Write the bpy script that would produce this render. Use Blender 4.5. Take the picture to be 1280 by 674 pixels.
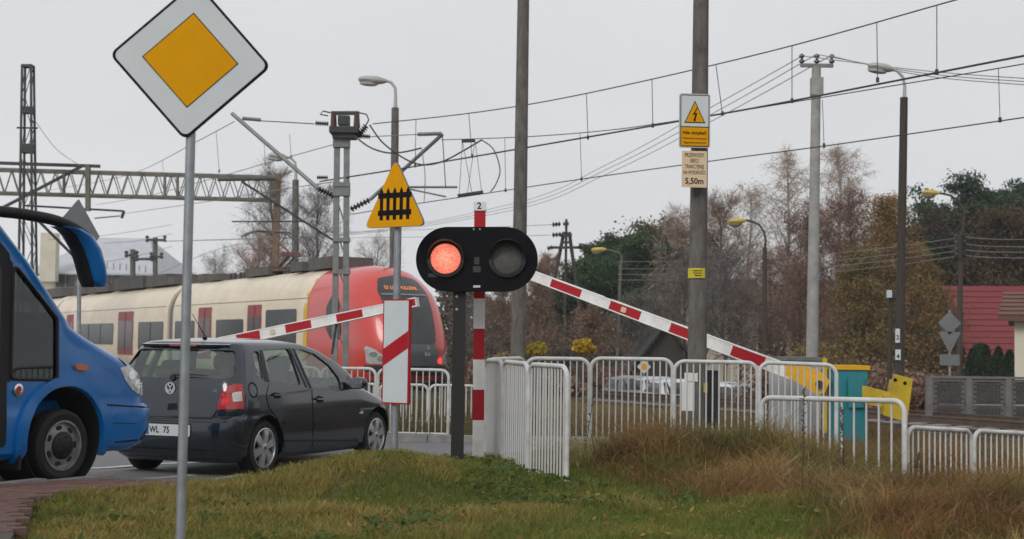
import bpy, bmesh, math, random
import numpy as np
from mathutils import Vector, Matrix
random.seed(7); rng = np.random.default_rng(7)
S = bpy.context.scene
COL = S.collection
for o in list(bpy.data.objects): bpy.data.objects.remove(o)

# ------------------------------------------------------------------ camera
FPX = 1800.0; EYE = 1.5
PITCH = math.atan(93/FPX); ROLL = math.radians(.75)
_F = Vector((0, math.cos(PITCH), math.sin(PITCH))); _U0 = Vector((0, -math.sin(PITCH), math.cos(PITCH))); _R0 = Vector((1, 0, 0))
_R = _R0*math.cos(ROLL) + _U0*math.sin(ROLL); _U = _U0*math.cos(ROLL) - _R0*math.sin(ROLL)
CAM = Vector((0, 0, EYE))
cd = bpy.data.cameras.new('camera'); cam = bpy.data.objects.new('camera', cd); COL.objects.link(cam)
cam.matrix_world = Matrix(((_R.x, _U.x, -_F.x, 0), (_R.y, _U.y, -_F.y, 0), (_R.z, _U.z, -_F.z, EYE), (0, 0, 0, 1)))
cd.sensor_width = 36; cd.lens = 36*FPX/1280; cd.clip_end = 3000; cd.clip_start = .1
cd.dof.use_dof = True; cd.dof.focus_distance = 14.0; cd.dof.aperture_fstop = 3.4
S.camera = cam
S.render.resolution_x = 1024; S.render.resolution_y = 539

# ------------------------------------------------------------------ sky and sun (overcast)
W = bpy.data.worlds.new('World'); S.world = W; W.use_nodes = True
nt = W.node_tree; nt.nodes.clear()
sky = nt.nodes.new('ShaderNodeTexSky'); sky.sky_type = 'NISHITA'; sky.sun_disc = False
sky.sun_elevation = math.radians(36); sky.sun_rotation = math.radians(210); sky.dust_density = 4
hs = nt.nodes.new('ShaderNodeHueSaturation'); hs.inputs['Saturation'].default_value = .25
mx = nt.nodes.new('ShaderNodeMix'); mx.data_type = 'RGBA'; mx.inputs[0].default_value = .93
bg = nt.nodes.new('ShaderNodeBackground'); bg.inputs['Strength'].default_value = .1
wo = nt.nodes.new('ShaderNodeOutputWorld')
nt.links.new(sky.outputs[0], hs.inputs['Color']); nt.links.new(hs.outputs[0], mx.inputs[6])
# faint cloud tone in the overcast
wtc = nt.nodes.new('ShaderNodeTexCoord'); wmp = nt.nodes.new('ShaderNodeMapping'); wmp.inputs['Scale'].default_value = (1.6, 1.6, 4.0); wnz = nt.nodes.new('ShaderNodeTexNoise'); wnz.inputs['Scale'].default_value = 1.7; wnz.inputs['Detail'].default_value = 5
wcr = nt.nodes.new('ShaderNodeValToRGB'); wcr.color_ramp.elements[0].position = .3; wcr.color_ramp.elements[1].position = .7
wcr.color_ramp.elements[0].color = (6.85/8, 6.98/8, 7.2/8, 1); wcr.color_ramp.elements[1].color = (7.65/8, 7.74/8, 7.9/8, 1)
wml = nt.nodes.new('ShaderNodeVectorMath'); wml.operation = 'SCALE'; wml.inputs['Scale'].default_value = 8.0
nt.links.new(wtc.outputs['Generated'], wmp.inputs[0]); nt.links.new(wmp.outputs[0], wnz.inputs['Vector']); nt.links.new(wnz.outputs[0], wcr.inputs[0]); nt.links.new(wcr.outputs[0], wml.inputs[0]); nt.links.new(wml.outputs[0], mx.inputs[7])
nt.links.new(mx.outputs[2], bg.inputs['Color']); nt.links.new(bg.outputs[0], wo.inputs['Surface'])
sl = bpy.data.lights.new('sun', 'SUN'); sl.energy = 1.5; sl.angle = math.radians(25); sl.color = (1, .97, .93)
so = bpy.data.objects.new('sun', sl); COL.objects.link(so)
so.rotation_euler = (math.radians(54), 0, math.radians(-30))
S.view_settings.view_transform = 'Standard'; S.view_settings.look = 'None'; S.view_settings.gamma = 1
S.view_settings.exposure = 0.04; S.view_settings.use_curve_mapping = False

# ------------------------------------------------------------------ layout helpers
def ray(u, v): return _F + _R*((u-640)/FPX) + _U*((337-v)/FPX)
def at(u, v, d):
    q = ray(u, v); return CAM + q*(d/q.y)
def gz(u, v, z):
    q = ray(u, v); return CAM + q*((z-EYE)/q.z)
def V(*a): return Vector(a)
def sm(a, b, x):
    t = min(1, max(0, (x-a)/(b-a))); return t*t*(3-2*t)

# ------------------------------------------------------------------ materials
MATS = {}
def mat(name, col, rough=.6, metal=0, var=.15, scale=5, bump=0, bscale=40, spec=.5, coat=0, emit=0, dirt=None, stretch=None):
    if name in MATS: return MATS[name]
    m = bpy.data.materials.new(name); m.use_nodes = True; MATS[name] = m
    n = m.node_tree; b = n.nodes['Principled BSDF']
    b.inputs['Roughness'].default_value = rough; b.inputs['Metallic'].default_value = metal
    b.inputs['Specular IOR Level'].default_value = spec; b.inputs['Coat Weight'].default_value = coat
    b.inputs['Coat Roughness'].default_value = .08
    tc = n.nodes.new('ShaderNodeTexCoord'); src = tc.outputs['Object']
    if stretch:
        mp = n.nodes.new('ShaderNodeMapping'); mp.inputs['Scale'].default_value = stretch
        n.links.new(src, mp.inputs[0]); src = mp.outputs[0]
    nz = n.nodes.new('ShaderNodeTexNoise'); nz.inputs['Scale'].default_value = scale; nz.inputs['Detail'].default_value = 6
    nz.inputs['Roughness'].default_value = .65
    n.links.new(src, nz.inputs['Vector'])
    cr = n.nodes.new('ShaderNodeValToRGB'); cr.color_ramp.elements[0].position = .3; cr.color_ramp.elements[1].position = .72
    c2 = dirt if dirt else tuple(c*(1-var) for c in col)
    cr.color_ramp.elements[0].color = (*c2, 1); cr.color_ramp.elements[1].color = (*[min(1, c*(1+var*.6)) for c in col], 1)
    n.links.new(nz.outputs[0], cr.inputs[0]); n.links.new(cr.outputs[0], b.inputs['Base Color'])
    rr = n.nodes.new('ShaderNodeMapRange'); rr.inputs['To Min'].default_value = max(0, rough-.08); rr.inputs['To Max'].default_value = min(1, rough+.12)
    n.links.new(nz.outputs[0], rr.inputs[0]); n.links.new(rr.outputs[0], b.inputs['Roughness'])
    if bump:
        n2 = n.nodes.new('ShaderNodeTexNoise'); n2.inputs['Scale'].default_value = bscale; n2.inputs['Detail'].default_value = 4
        bp = n.nodes.new('ShaderNodeBump'); bp.inputs['Strength'].default_value = bump; bp.inputs['Distance'].default_value = .02
        n.links.new(src, n2.inputs['Vector']); n.links.new(n2.outputs[0], bp.inputs['Height']); n.links.new(bp.outputs[0], b.inputs['Normal'])
    if emit:
        b.inputs['Emission Color'].default_value = (*col, 1); b.inputs['Emission Strength'].default_value = emit
    return m
def attr_mat(name, rough=.7, trans=.25, bump=0):
    m = bpy.data.materials.new(name); m.use_nodes = True; MATS[name] = m
    n = m.node_tree; b = n.nodes['Principled BSDF']; b.inputs['Roughness'].default_value = rough; b.inputs['Specular IOR Level'].default_value = .25
    a = n.nodes.new('ShaderNodeAttribute'); a.attribute_name = 'Col'
    n.links.new(a.outputs['Color'], b.inputs['Base Color'])
    if trans:
        t = n.nodes.new('ShaderNodeBsdfTranslucent'); n.links.new(a.outputs['Color'], t.inputs['Color'])
        ms = n.nodes.new('ShaderNodeMixShader'); ms.inputs[0].default_value = trans
        n.links.new(b.outputs[0], ms.inputs[1]); n.links.new(t.outputs[0], ms.inputs[2]); n.links.new(ms.outputs[0], n.nodes['Material Output'].inputs[0])
    return m
def glass_mat(name, tint, rough=.02, ior=1.5, boost=0):
    m = bpy.data.materials.new(name); m.use_nodes = True; MATS[name] = m
    n = m.node_tree; n.nodes.clear(); out = n.nodes.new('ShaderNodeOutputMaterial')
    t = n.nodes.new('ShaderNodeBsdfTransparent'); t.inputs[0].default_value = (*tint, 1)
    g = n.nodes.new('ShaderNodeBsdfGlossy'); g.inputs['Roughness'].default_value = rough
    fr = n.nodes.new('ShaderNodeLayerWeight'); pw = n.nodes.new('ShaderNodeMath'); pw.operation = 'POWER'; pw.inputs[1].default_value = 4.0
    ad = n.nodes.new('ShaderNodeMath'); ad.operation = 'MULTIPLY_ADD'; ad.use_clamp = True; ad.inputs[1].default_value = .8; ad.inputs[2].default_value = .04+boost
    ms = n.nodes.new('ShaderNodeMixShader')
    n.links.new(fr.outputs['Facing'], pw.inputs[0]); n.links.new(pw.outputs[0], ad.inputs[0]); n.links.new(ad.outputs[0], ms.inputs[0]); n.links.new(t.outputs[0], ms.inputs[1]); n.links.new(g.outputs[0], ms.inputs[2])
    n.links.new(ms.outputs[0], out.inputs[0]); return m

# ------------------------------------------------------------------ mesh builder
def frame_of(d):
    d = d.normalized(); a = Vector((0, 0, 1)) if abs(d.z) < .95 else Vector((1, 0, 0))
    x = a.cross(d).normalized(); return x, d.cross(x).normalized(), d
class MB:
    def __init__(s): s.v = []; s.f = []; s.m = []
    def add(s, vs, fs, mi=0):
        k = len(s.v); s.v += [tuple(p) for p in vs]; s.f += [tuple(i+k for i in q) for q in fs]; s.m += [mi]*len(fs); return s
    def box(s, c, sz, R=None, mi=0):
        c = Vector(c); h = [x/2 for x in sz]; vs = []
        for i in (-1, 1):
            for j in (-1, 1):
                for k in (-1, 1):
                    p = Vector((i*h[0], j*h[1], k*h[2])); vs.append(c + (R @ p if R else p))
        return s.add(vs, [(0, 1, 3, 2), (4, 6, 7, 5), (0, 4, 5, 1), (2, 3, 7, 6), (0, 2, 6, 4), (1, 5, 7, 3)], mi)
    def bar(s, a, b, w, h, mi=0):
        a = Vector(a); b = Vector(b); x, y, d = frame_of(b-a)
        R = Matrix((x, y, d)).transposed(); return s.box((a+b)/2, (w, h, (b-a).length), R, mi)
    def tube(s, pts, r, n=8, mi=0, cap=True):
        pts = [Vector(p) for p in pts]; rs = r if isinstance(r, (list, tuple)) else [r]*len(pts)
        k0 = []; x = None
        for i, p in enumerate(pts):
            t = (pts[min(i+1, len(pts)-1)]-pts[max(i-1, 0)])
            if x is None: x, y, d = frame_of(t)
            else:
                d = t.normalized(); x = (x - d*x.dot(d)).normalized(); y = d.cross(x)
            k0.append([p + (x*math.cos(2*math.pi*j/n)+y*math.sin(2*math.pi*j/n))*rs[i] for j in range(n)])
        vs = [q for ring in k0 for q in ring]; fs = []
        for i in range(len(pts)-1):
            for j in range(n): fs.append((i*n+j, i*n+(j+1) % n, (i+1)*n+(j+1) % n, (i+1)*n+j))
        if cap: fs.append(tuple(range(n))[::-1]); fs.append(tuple(range((len(pts)-1)*n, len(pts)*n)))
        return s.add(vs, fs, mi)
    def lathe(s, prof, M, n=32, mi=0, close=False):
        vs = []; fs = []; m = len(prof)
        for j in range(n):
            a = 2*math.pi*j/n
            for (r, h) in prof: vs.append(M @ Vector((r*math.cos(a), r*math.sin(a), h)))
        for j in range(n):
            for i in range(m if close else m-1):
                i2 = (i+1) % m; j2 = (j+1) % n
                fs.append((j*m+i, j2*m+i, j2*m+i2, j*m+i2))
        return s.add(vs, fs, mi)
    def prism(s, poly, z0, z1, M=None, mi=0):
        n = len(poly); M = M or Matrix.Identity(4)
        vs = [M @ Vector((x, y, z0)) for x, y in poly]+[M @ Vector((x, y, z1)) for x, y in poly]
        fs = [tuple(range(n))[::-1], tuple(range(n, 2*n))]+[(i, (i+1) % n, n+(i+1) % n, n+i) for i in range(n)]
        return s.add(vs, fs, mi)
    def loft(s, rings, mi=0, caps=True):
        n = len(rings[0]); vs = [p for r in rings for p in r]; fs = []
        for i in range(len(rings)-1):
            for j in range(n): fs.append((i*n+j, i*n+(j+1) % n, (i+1)*n+(j+1) % n, (i+1)*n+j))
        if caps: fs.append(tuple(range(n))[::-1]); fs.append(tuple(range((len(rings)-1)*n, len(rings)*n)))
        return s.add(vs, fs, mi)
    def mesh(s, name, mats, smooth=None, org=None):
        me = bpy.data.meshes.new(name); vs = s.v
        if org is not None: vs = [(p[0]-org[0], p[1]-org[1], p[2]-org[2]) for p in vs]
        me.from_pydata(vs, [], s.f)
        for m in (mats if isinstance(mats, (list, tuple)) else [mats]): me.materials.append(m)
        me.polygons.foreach_set('material_index', s.m)
        bm = bmesh.new(); bm.from_mesh(me); bmesh.ops.remove_doubles(bm, verts=bm.verts, dist=2e-6); bmesh.ops.recalc_face_normals(bm, faces=bm.faces); bm.to_mesh(me); bm.free()
        if smooth is not None:
            me.polygons.foreach_set('use_smooth', [True]*len(me.polygons)); me.set_sharp_from_angle(angle=math.radians(smooth))
        me.update(); return me
    def build(s, name, mats, parent=None, smooth=None, world=False):
        org = None
        if world and parent is not None:
            q = parent; org = Vector((0, 0, 0))
            while q: org = org+q.location; q = q.parent
        return link(name, s.mesh(name, mats, smooth, org), parent)
def link(name, me, parent=None):
    o = bpy.data.objects.new(name, me); COL.objects.link(o)
    if parent: o.parent = parent
    return o
def tag(o, label=None, cat=None, group=None, kind=None):
    if label: o['label'] = label
    if cat: o['category'] = cat
    if group: o['group'] = group
    if kind: o['kind'] = kind
    return o
def thing(name, label, cat, loc=(0, 0, 0), rotz=0, group=None):
    o = bpy.data.objects.new(name, None); COL.objects.link(o); o.empty_display_size = .1
    o.location = loc; o.rotation_euler = (0, 0, rotz); return tag(o, label, cat, group)
def copy_tree(o, parent=None):
    c = o.copy(); COL.objects.link(c); c.parent = parent
    for ch in [x for x in bpy.data.objects if x.parent == o]: copy_tree(ch, c)
    return c
def np_mesh(name, verts, tris, m, cols=None, smooth=False):
    me = bpy.data.meshes.new(name); verts = np.asarray(verts, np.float32); tris = np.asarray(tris, np.int32)
    me.vertices.add(len(verts)); me.vertices.foreach_set('co', verts.ravel())
    me.loops.add(tris.size); me.loops.foreach_set('vertex_index', tris.ravel())
    me.polygons.add(len(tris)); me.polygons.foreach_set('loop_start', np.arange(0, tris.size, tris.shape[1], dtype=np.int32))
    if cols is not None:
        a = me.color_attributes.new('Col', 'FLOAT_COLOR', 'POINT'); c = np.ones((len(verts), 4), np.float32); c[:, :3] = cols; a.data.foreach_set('color', c.ravel())
    me.materials.append(m); me.update(calc_edges=True); me.validate()
    if smooth: me.polygons.foreach_set('use_smooth', [True]*len(me.polygons))
    return me
def patch(poly, fn, step=.15, off=0.0, thick=.006):
    """2D polygon cut on a grid, mapped on a surface with fn(a,b,offset)->Vector; returns MB (thin solid)."""
    bm = bmesh.new(); vs = [bm.verts.new((a, b, 0)) for a, b in poly]; bm.faces.new(vs)
    xs = [p[0] for p in poly]; ys = [p[1] for p in poly]
    for ax, lo, hi in ((0, min(xs), max(xs)), (1, min(ys), max(ys))):
        k = int((hi-lo)/step)
        for i in range(1, k+1):
            c = lo+(hi-lo)*i/(k+1); co = (c, 0, 0) if ax == 0 else (0, c, 0); no = (1, 0, 0) if ax == 0 else (0, 1, 0)
            bmesh.ops.bisect_plane(bm, geom=bm.verts[:]+bm.edges[:]+bm.faces[:], plane_co=co, plane_no=no)
    bmesh.ops.recalc_face_normals(bm, faces=bm.faces)
    bm.verts.ensure_lookup_table(); bm.verts.index_update()
    P = [(v.co.x, v.co.y) for v in bm.verts]; n = len(P); mb = MB()
    vv = [fn(a, b, off) for a, b in P]+[fn(a, b, off-thick) for a, b in P]; fs = []
    for f in bm.faces:
        q = [v.index for v in f.verts]; fs.append(tuple(q)); fs.append(tuple(i+n for i in q[::-1]))
    for e in bm.edges:
        if len(e.link_faces) == 1:
            i, j = e.verts[0].index, e.verts[1].index; fs.append((i, j, j+n, i+n))
    bm.free(); return mb.add(vv, fs)
def boolean(me, cut, op='DIFFERENCE'):
    a = bpy.data.objects.new('tmpa', me); b = bpy.data.objects.new('tmpb', cut); COL.objects.link(a); COL.objects.link(b)
    md = a.modifiers.new('b', 'BOOLEAN'); md.object = b; md.operation = op; md.solver = 'EXACT'
    dg = bpy.context.evaluated_depsgraph_get(); dg.update()
    r = bpy.data.meshes.new_from_object(a.evaluated_get(dg)); bpy.data.objects.remove(a); bpy.data.objects.remove(b); return r
def text_mesh(txt, size, m, bold=False, width=1.0, extrude=.0008, align='CENTER', spacing=1.0):
    c = bpy.data.curves.new('t', 'FONT'); c.body = txt; c.size = size; c.align_x = align; c.align_y = 'CENTER'; c.extrude = extrude; c.resolution_u = 3
    c.offset = size*.018 if bold else 0; c.space_character = spacing
    o = bpy.data.objects.new('t', c); COL.objects.link(o); dg = bpy.context.evaluated_depsgraph_get(); dg.update()
    me = bpy.data.meshes.new_from_object(o.evaluated_get(dg)); bpy.data.objects.remove(o); me.materials.clear(); me.materials.append(m)
    if width != 1: me.transform(Matrix.Diagonal((width, 1, 1, 1)))
    return me
def put(name, me, M, parent):
    me.transform(M); return link(name, me, parent)
def basis(o, x, y):
    """4x4 with columns x,y,x*y at o"""
    x = Vector(x).normalized(); y = Vector(y).normalized(); z = x.cross(y)
    return Matrix(((x.x, y.x, z.x, o[0]), (x.y, y.y, z.y, o[1]), (x.z, y.z, z.z, o[2]), (0, 0, 0, 1)))
def rrect(w, h, r, k=5):
    P = []
    for cx, cy, a0 in ((w/2-r, h/2-r, 0), (-w/2+r, h/2-r, 90), (-w/2+r, -h/2+r, 180), (w/2-r, -h/2+r, 270)):
        for i in range(k+1):
            a = math.radians(a0+90*i/k); P.append((cx+r*math.cos(a), cy+r*math.sin(a)))
    return P
def rpoly(P, r, k=4):
    """polygon with rounded corners"""
    out = []; n = len(P)
    for i in range(n):
        p = Vector(P[i]); a = (Vector(P[i-1])-p); b = (Vector(P[(i+1) % n])-p); la, lb = a.length, b.length; a.normalize(); b.normalize()
        ang = math.acos(max(-1, min(1, a.dot(b)))); t = min(r/math.tan(ang/2), la*.45, lb*.45)
        p0 = p+a*t; p1 = p+b*t
        for j in range(k+1):
            s = j/k; q = p0*(1-s)**2+p*2*s*(1-s)+p1*s**2; out.append((q.x, q.y))
    return out

GALV = mat('galvanised', (.30, .32, .34), .45, .55, .25, 9)
WHITE = mat('white_paint', (.80, .80, .80), .45, 0, .08, 4, dirt=(.60, .60, .57))
RED = mat('sign_red', (.38, .008, .016), .42, 0, .12, 3, spec=.3)
BLACK = mat('black_paint', (.005, .005, .007), .6, 0, .3, 6, spec=.12)
DARK = mat('dark_rubber', (.010, .010, .011), .75, 0, .3, 12)
AMBER = mat('sign_amber', (.66, .30, .0), .6, 0, .07, 5, spec=.1)
SIGNW = mat('sign_white', (.54, .58, .60), .4, 0, .06, 4)
CONC = mat('weathered_concrete', (.20, .19, .18), .85, 0, .45, 3.5, .35, 30)
CONC_D = mat('dark_concrete', (.125, .115, .105), .85, 0, .6, 3.2, .4, 30, stretch=(2.5, 2.5, .8), dirt=(.055, .05, .046))
CONC_L = mat('light_concrete', (.30, .30, .29), .8, 0, .3, 3, .3, 25)
TARWOOD = mat('tarred_wood', (.05, .038, .03), .8, 0, .45, 4, .4, 30, stretch=(6, 6, .6))
STEEL_D = mat('dark_steel', (.05, .052, .055), .6, .4, .35, 5)
STEEL_G = mat('grey_steel', (.20, .21, .215), .55, .4, .3, 5)
RUSTY = mat('rusty_steel', (.20, .13, .09), .8, .1, .5, 3)
OLIVE = mat('olive_steel', (.16, .155, .13), .7, .2, .35, 3)
WIRE = mat('wire', (.055, .057, .06), .6, .3, .2, 2)
WIRE_G = mat('grey_wire', (.22, .22, .23), .6, .3, .2, 2)
INSUL = mat('insulator', (.035, .025, .022), .3, 0, .3, 6)
# ================================================================== GROUND
def zroad(x, y):
    t = x*.4226+y*.9063
    return np.interp(t, [0, 8, 9.6, 12, 13.3, 16], [.31, .31, .27, .09, .01, 0])
def terr(x, y):
    n = x*.9063-y*.4226
    road = float(zroad(x, y))
    verge = .2-.22*sm(2.6, 4.6, x)*sm(12.2, 13.6, y)+.08*math.exp(-((x-3.6)/1.7)**2-((y-11.5)/.9)**2)
    verge += .22*math.exp(-((y-14.9)/1.05)**2)*sm(.4, 1.4, x)*(1-sm(2.6, 4.4, x))
    verge += .27*math.exp(-((x+1.15)/1.15)**2-((y-12.9)/.75)**2)+.10*math.exp(-((x+.2)/1.0)**2-((y-14.5)/.9)**2)
    verge += .025*math.sin(2.1*x+.7*y)+.018*math.sin(3.7*x-2.9*y+1)
    w = sm(-8.3, -6.9, n); z = (road+.02)*(1-w)+verge*w
    f = sm(17.5, 20, y); z = z*(1-f)
    z -= .10*sm(5, 7, x)*sm(14, 18, y)
    z -= 1.0*sm(38, 46, y+.55*x)*sm(0, 6, x+.25*(y-40))
    return z
GRASS_EDGE = [(-2.4, 6.5), (-2.95, 8.65), (-3.45, 10.2), (-3.5, 10.95), (-3.22, 11.6), (-2.75, 12.2), (-2.35, 13.0), (-2.12, 14.1), (-1.85, 15.4), (-1.25, 16.7), (.3, 17.6)]
PAVE_EDGE = [(-6.7, 6.5), (-5.66, 8.65), (-4.71, 10.5), (-4.23, 11.44), (-3.9, 12.1), (-3.52, 12.75), (-2.95, 13.5), (-2.62, 14.4), (-2.15, 15.5), (-1.55, 16.95), (.3, 17.9)]
def inpoly(x, y, P):
    c = False; n = len(P)
    for i in range(n):
        x1, y1 = P[i]; x2, y2 = P[i-1]
        if (y1 > y) != (y2 > y) and x < (x2-x1)*(y-y1)/(y2-y1)+x1: c = not c
    return c
def np_inpoly(x, y, P):
    c = np.zeros(len(x), bool)
    for i in range(len(P)):
        x1, y1 = P[i]; x2, y2 = P[i-1]
        if y1 == y2: continue
        c ^= ((y1 > y) != (y2 > y)) & (x < (x2-x1)*(y-y1)/(y2-y1)+x1)
    return c
ROADP = PAVE_EDGE+[(1.2, 18.2), (1.6, 21.9), (-40, 21.9), (-40, 6.5)]
LAWNP = GRASS_EDGE+[(14, 17.6), (14, 6.5)]
SOIL = mat('soil_ground', (.11, .095, .045), .95, 0, .5, 1.3, .5, 20)
ASPH = mat('asphalt', (.135, .135, .14), .55, 0, .25, 1.2, .5, 120)
PAVE = mat('pavement_joint', (.09, .07, .06), .9, 0, .3, 4, .3, 40)
BRICK = [mat('paver_red_%s' % c, k, .8, 0, .3, 14, .3, 60) for c, k in (('a', (.16, .085, .068)), ('b', (.135, .075, .062)), ('c', (.19, .105, .085)))]
KERB = mat('kerb_concrete', (.25, .24, .23), .85, 0, .3, 6, .3, 40)
# ground: fine near the camera, coarse to the horizon
def axis(lo, hi, flo, fhi, fs):
    a = list(np.arange(flo, fhi+1e-6, fs)); x = flo; s = fs
    while x > lo: s *= 1.35; x -= s; a.insert(0, max(x, lo))
    x = fhi; s = fs
    while x < hi: s *= 1.35; x += s; a.append(min(x, hi))
    return a
def ground_mesh():
    xs = axis(-700, 700, -7, 9, .16); ys = axis(-60, 1500, 7, 24, .16)
    vs = []; nx = len(xs)
    rp = np.array([(x, y) for y in ys for x in xs]); ir = np_inpoly(rp[:, 0], rp[:, 1], ROADP+[]); ip = np_inpoly(rp[:, 0], rp[:, 1], GRASS_EDGE+PAVE_EDGE[::-1])
    for k, (x, y) in enumerate(rp):
        z = terr(x, y)
        if ir[k] or ip[k]: z = float(zroad(x, y))-.10
        vs.append((x, y, z))
    fs = [(j*nx+i, j*nx+i+1, (j+1)*nx+i+1, (j+1)*nx+i) for j in range(len(ys)-1) for i in range(nx-1)]
    mb = MB(); mb.add(vs, fs); return mb
g = ground_mesh().build('ground', SOIL, None, 60); tag(g, 'brown soil ground under the grass, weeds and trees', 'ground', kind='structure')
# road sheet
mb = MB()
def poly_sheet(P, zf, step):
    return patch(P, lambda a, b, o: V(a, b, zf(a, b)+o), step, 0, .12)
rd = poly_sheet(ROADP, lambda a, b: float(zroad(a, b)), .8).build('road', ASPH, None); tag(rd, 'grey damp asphalt road under the bus and the hatchback', 'road', kind='structure')
LINE = mat('road_paint', (.62, .62, .6), .7, 0, .25, 9, dirt=(.35, .35, .34))
for k, (pts, w) in enumerate((([(0, 593), (60, 590), (130, 584), (200, 580), (300, 576)], .14), ([(-60, 603), (0, 599), (40, 597)], .14), ([(190, 571), (320, 566), (420, 562)], .12))):
    P = []
    for u, v in pts:
        p = gz(u, v, .06); p = gz(u, v, float(zroad(p.x, p.y))); P.append(p)
    mb = MB(); n = len(P)
    L = []
    for i, p in enumerate(P):
        t = (P[min(i+1, n-1)]-P[max(i-1, 0)]); t.z = 0; t.normalize(); q = V(-t.y, t.x, 0)*w/2
        for s in (1, -1):
            a = p+q*s; L.append((a.x, a.y, float(zroad(a.x, a.y))+.005))
    mb.add(L, [(2*i, 2*i+1, 2*i+3, 2*i+2) for i in range(n-1)])
    o = mb.build('road_marking', LINE, rd)
# pavement of small red pavers with a kerb
pv = patch(GRASS_EDGE+PAVE_EDGE[::-1], lambda a, b, o: V(a, b, float(zroad(a, b))+.022+o), .4, 0, .12).build('pavement', PAVE); tag(pv, 'red block pavement strip between grass and road', 'pavement', kind='structure')
bmesh_brick = []
for k in range(3):
    q = MB(); q.prism(rrect(.196, .096, .008, 1), -.04, 0); bmesh_brick.append(q.mesh('brick', BRICK[k]))
PAVP = GRASS_EDGE+PAVE_EDGE[::-1]
cand = []
ca, sa = math.cos(math.radians(28)), math.sin(math.radians(28))
for i in range(-70, 70):
    for j in range(-90, 130):
        a = (i+.5*(j % 2))*.2; b = j*.1; x = -4.6+ca*a-sa*b; y = 12+sa*a+ca*b
        if 8.6 < y < 17.3 and inpoly(x, y, PAVP) and -.45*y < x: cand.append((x, y))
cand.sort(key=lambda c: c[1])
rest = MB()
vis = [c for c in cand if c[1] > 10.4]
sel = set(vis[:300])
for (x, y) in cand:
    z = float(zroad(x, y))+.03+random.uniform(-.003, .003)
    if (x, y) in sel:
        o = link('brick', bmesh_brick[random.randrange(3)], pv); o.location = (x, y, z); o.rotation_euler = (random.uniform(-.01, .01), random.uniform(-.01, .01)-.0, math.radians(28))
    else:
        rest.prism([(x+ca*a-sa*b, y+sa*a+ca*b) for a, b in rrect(.196, .096, .008, 1)], z-.04, z)
if rest.v: tag(rest.build('paver_field', BRICK[1], pv), kind='stuff')
def along(P, step):
    out = []; P = [Vector(p) for p in P]; acc = 0; 
    for i in range(len(P)-1):
        L = (P[i+1]-P[i]).length; n = max(1, round(L/step))
        for k in range(n): out.append((P[i].lerp(P[i+1], k/n), P[i].lerp(P[i+1], (k+1)/n)))
    return out
for a, b in along(PAVE_EDGE, .75):
    q = MB(); d = (b-a).normalized(); c = (a+b)/2; z = float(zroad(c.x, c.y)); R = Matrix.Rotation(math.atan2(d.y, d.x), 3, 'Z')
    q.box((c.x, c.y, z-.05), ((b-a).length-.008, .12, .185), R); q.build('kerb_stone', KERB, pv)
for a, b in along([(-14, 21.95), (1.7, 21.95)], 1.0):
    q = MB(); c = (a+b)/2; q.box((c.x, c.y, -.02), (.992, .15, .25)); q.build('kerb_stone', KERB, rd)

# ------------------------------------------------------------------ grass blades
def vnoise(x, y, s, seed):
    r = np.random.default_rng(seed); G = r.random((64, 64)); xf = x*s+100; yf = y*s+100
    i = np.floor(xf).astype(int); j = np.floor(yf).astype(int); fx = xf-i; fy = yf-j; fx = fx*fx*(3-2*fx); fy = fy*fy*(3-2*fy)
    g = lambda a, b: G[a % 64, b % 64]
    return (g(i, j)*(1-fx)+g(i+1, j)*fx)*(1-fy)+(g(i, j+1)*(1-fx)+g(i+1, j+1)*fx)*fy
def terr_np(x, y): return np.array([terr(a, b) for a, b in zip(x, y)])
TG = {}
def terr_fast(x, y):
    # bilinear lookup on a fine grid
    if 'z' not in TG:
        gx = np.arange(-6, 14.01, .1); gy = np.arange(6, 40.01, .1); TG['z'] = np.array([[terr(a, b) for b in gy] for a in gx])
    fx = np.clip((x+6)/.1, 0, TG['z'].shape[0]-2.001); fy = np.clip((y-6)/.1, 0, TG['z'].shape[1]-2.001); i = fx.astype(int); j = fy.astype(int); fx -= i; fy -= j; Z = TG['z']
    return (Z[i, j]*(1-fx)+Z[i+1, j]*fx)*(1-fy)+(Z[i, j+1]*(1-fx)+Z[i+1, j+1]*fx)*fy
def blades(name, x, y, h, w, lean, col, label, cat, bend=.5, zfun=terr_fast, dirbias=None):
    n = len(x); z = zfun(x, y)-.01
    a = rng.random(n)*2*np.pi; la = rng.random(n)*2*np.pi if dirbias is None else dirbias+rng.normal(0, .8, n)
    wx = np.cos(a)*w/2; wy = np.sin(a)*w/2
    lx = np.cos(la)*lean*h; ly = np.sin(la)*lean*h
    v = np.zeros((n, 7, 3)); 
    for k, (s, ww) in enumerate(((0, 1), (0, -1), (.45, .85), (.45, -.85), (.8, .55), (.8, -.55), (1, 0))):
        off = s**(1+bend*2)
        v[:, k, 0] = x+wx*ww+lx*off; v[:, k, 1] = y+wy*ww+ly*off; v[:, k, 2] = z+h*(s-.35*lean*s*s*bend*2)
    b = (np.arange(n)*7)[:, None]
    tr = np.concatenate([b+np.array([[0, 1, 3]]), b+np.array([[0, 3, 2]]), b+np.array([[2, 3, 5]]), b+np.array([[2, 5, 4]]), b+np.array([[4, 5, 6]])])
    c = np.repeat(col, 7, axis=0)
    o = link(name, np_mesh(name, v.reshape(-1, 3), tr, BLADE, c)); tag(o, label, cat, kind='stuff'); return o
BLADE = attr_mat('grass_blade', .75, .45)
def lerp3(a, b, t): return np.array(a)[None]*(1-t[:, None])+np.array(b)[None]*t[:, None]
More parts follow.
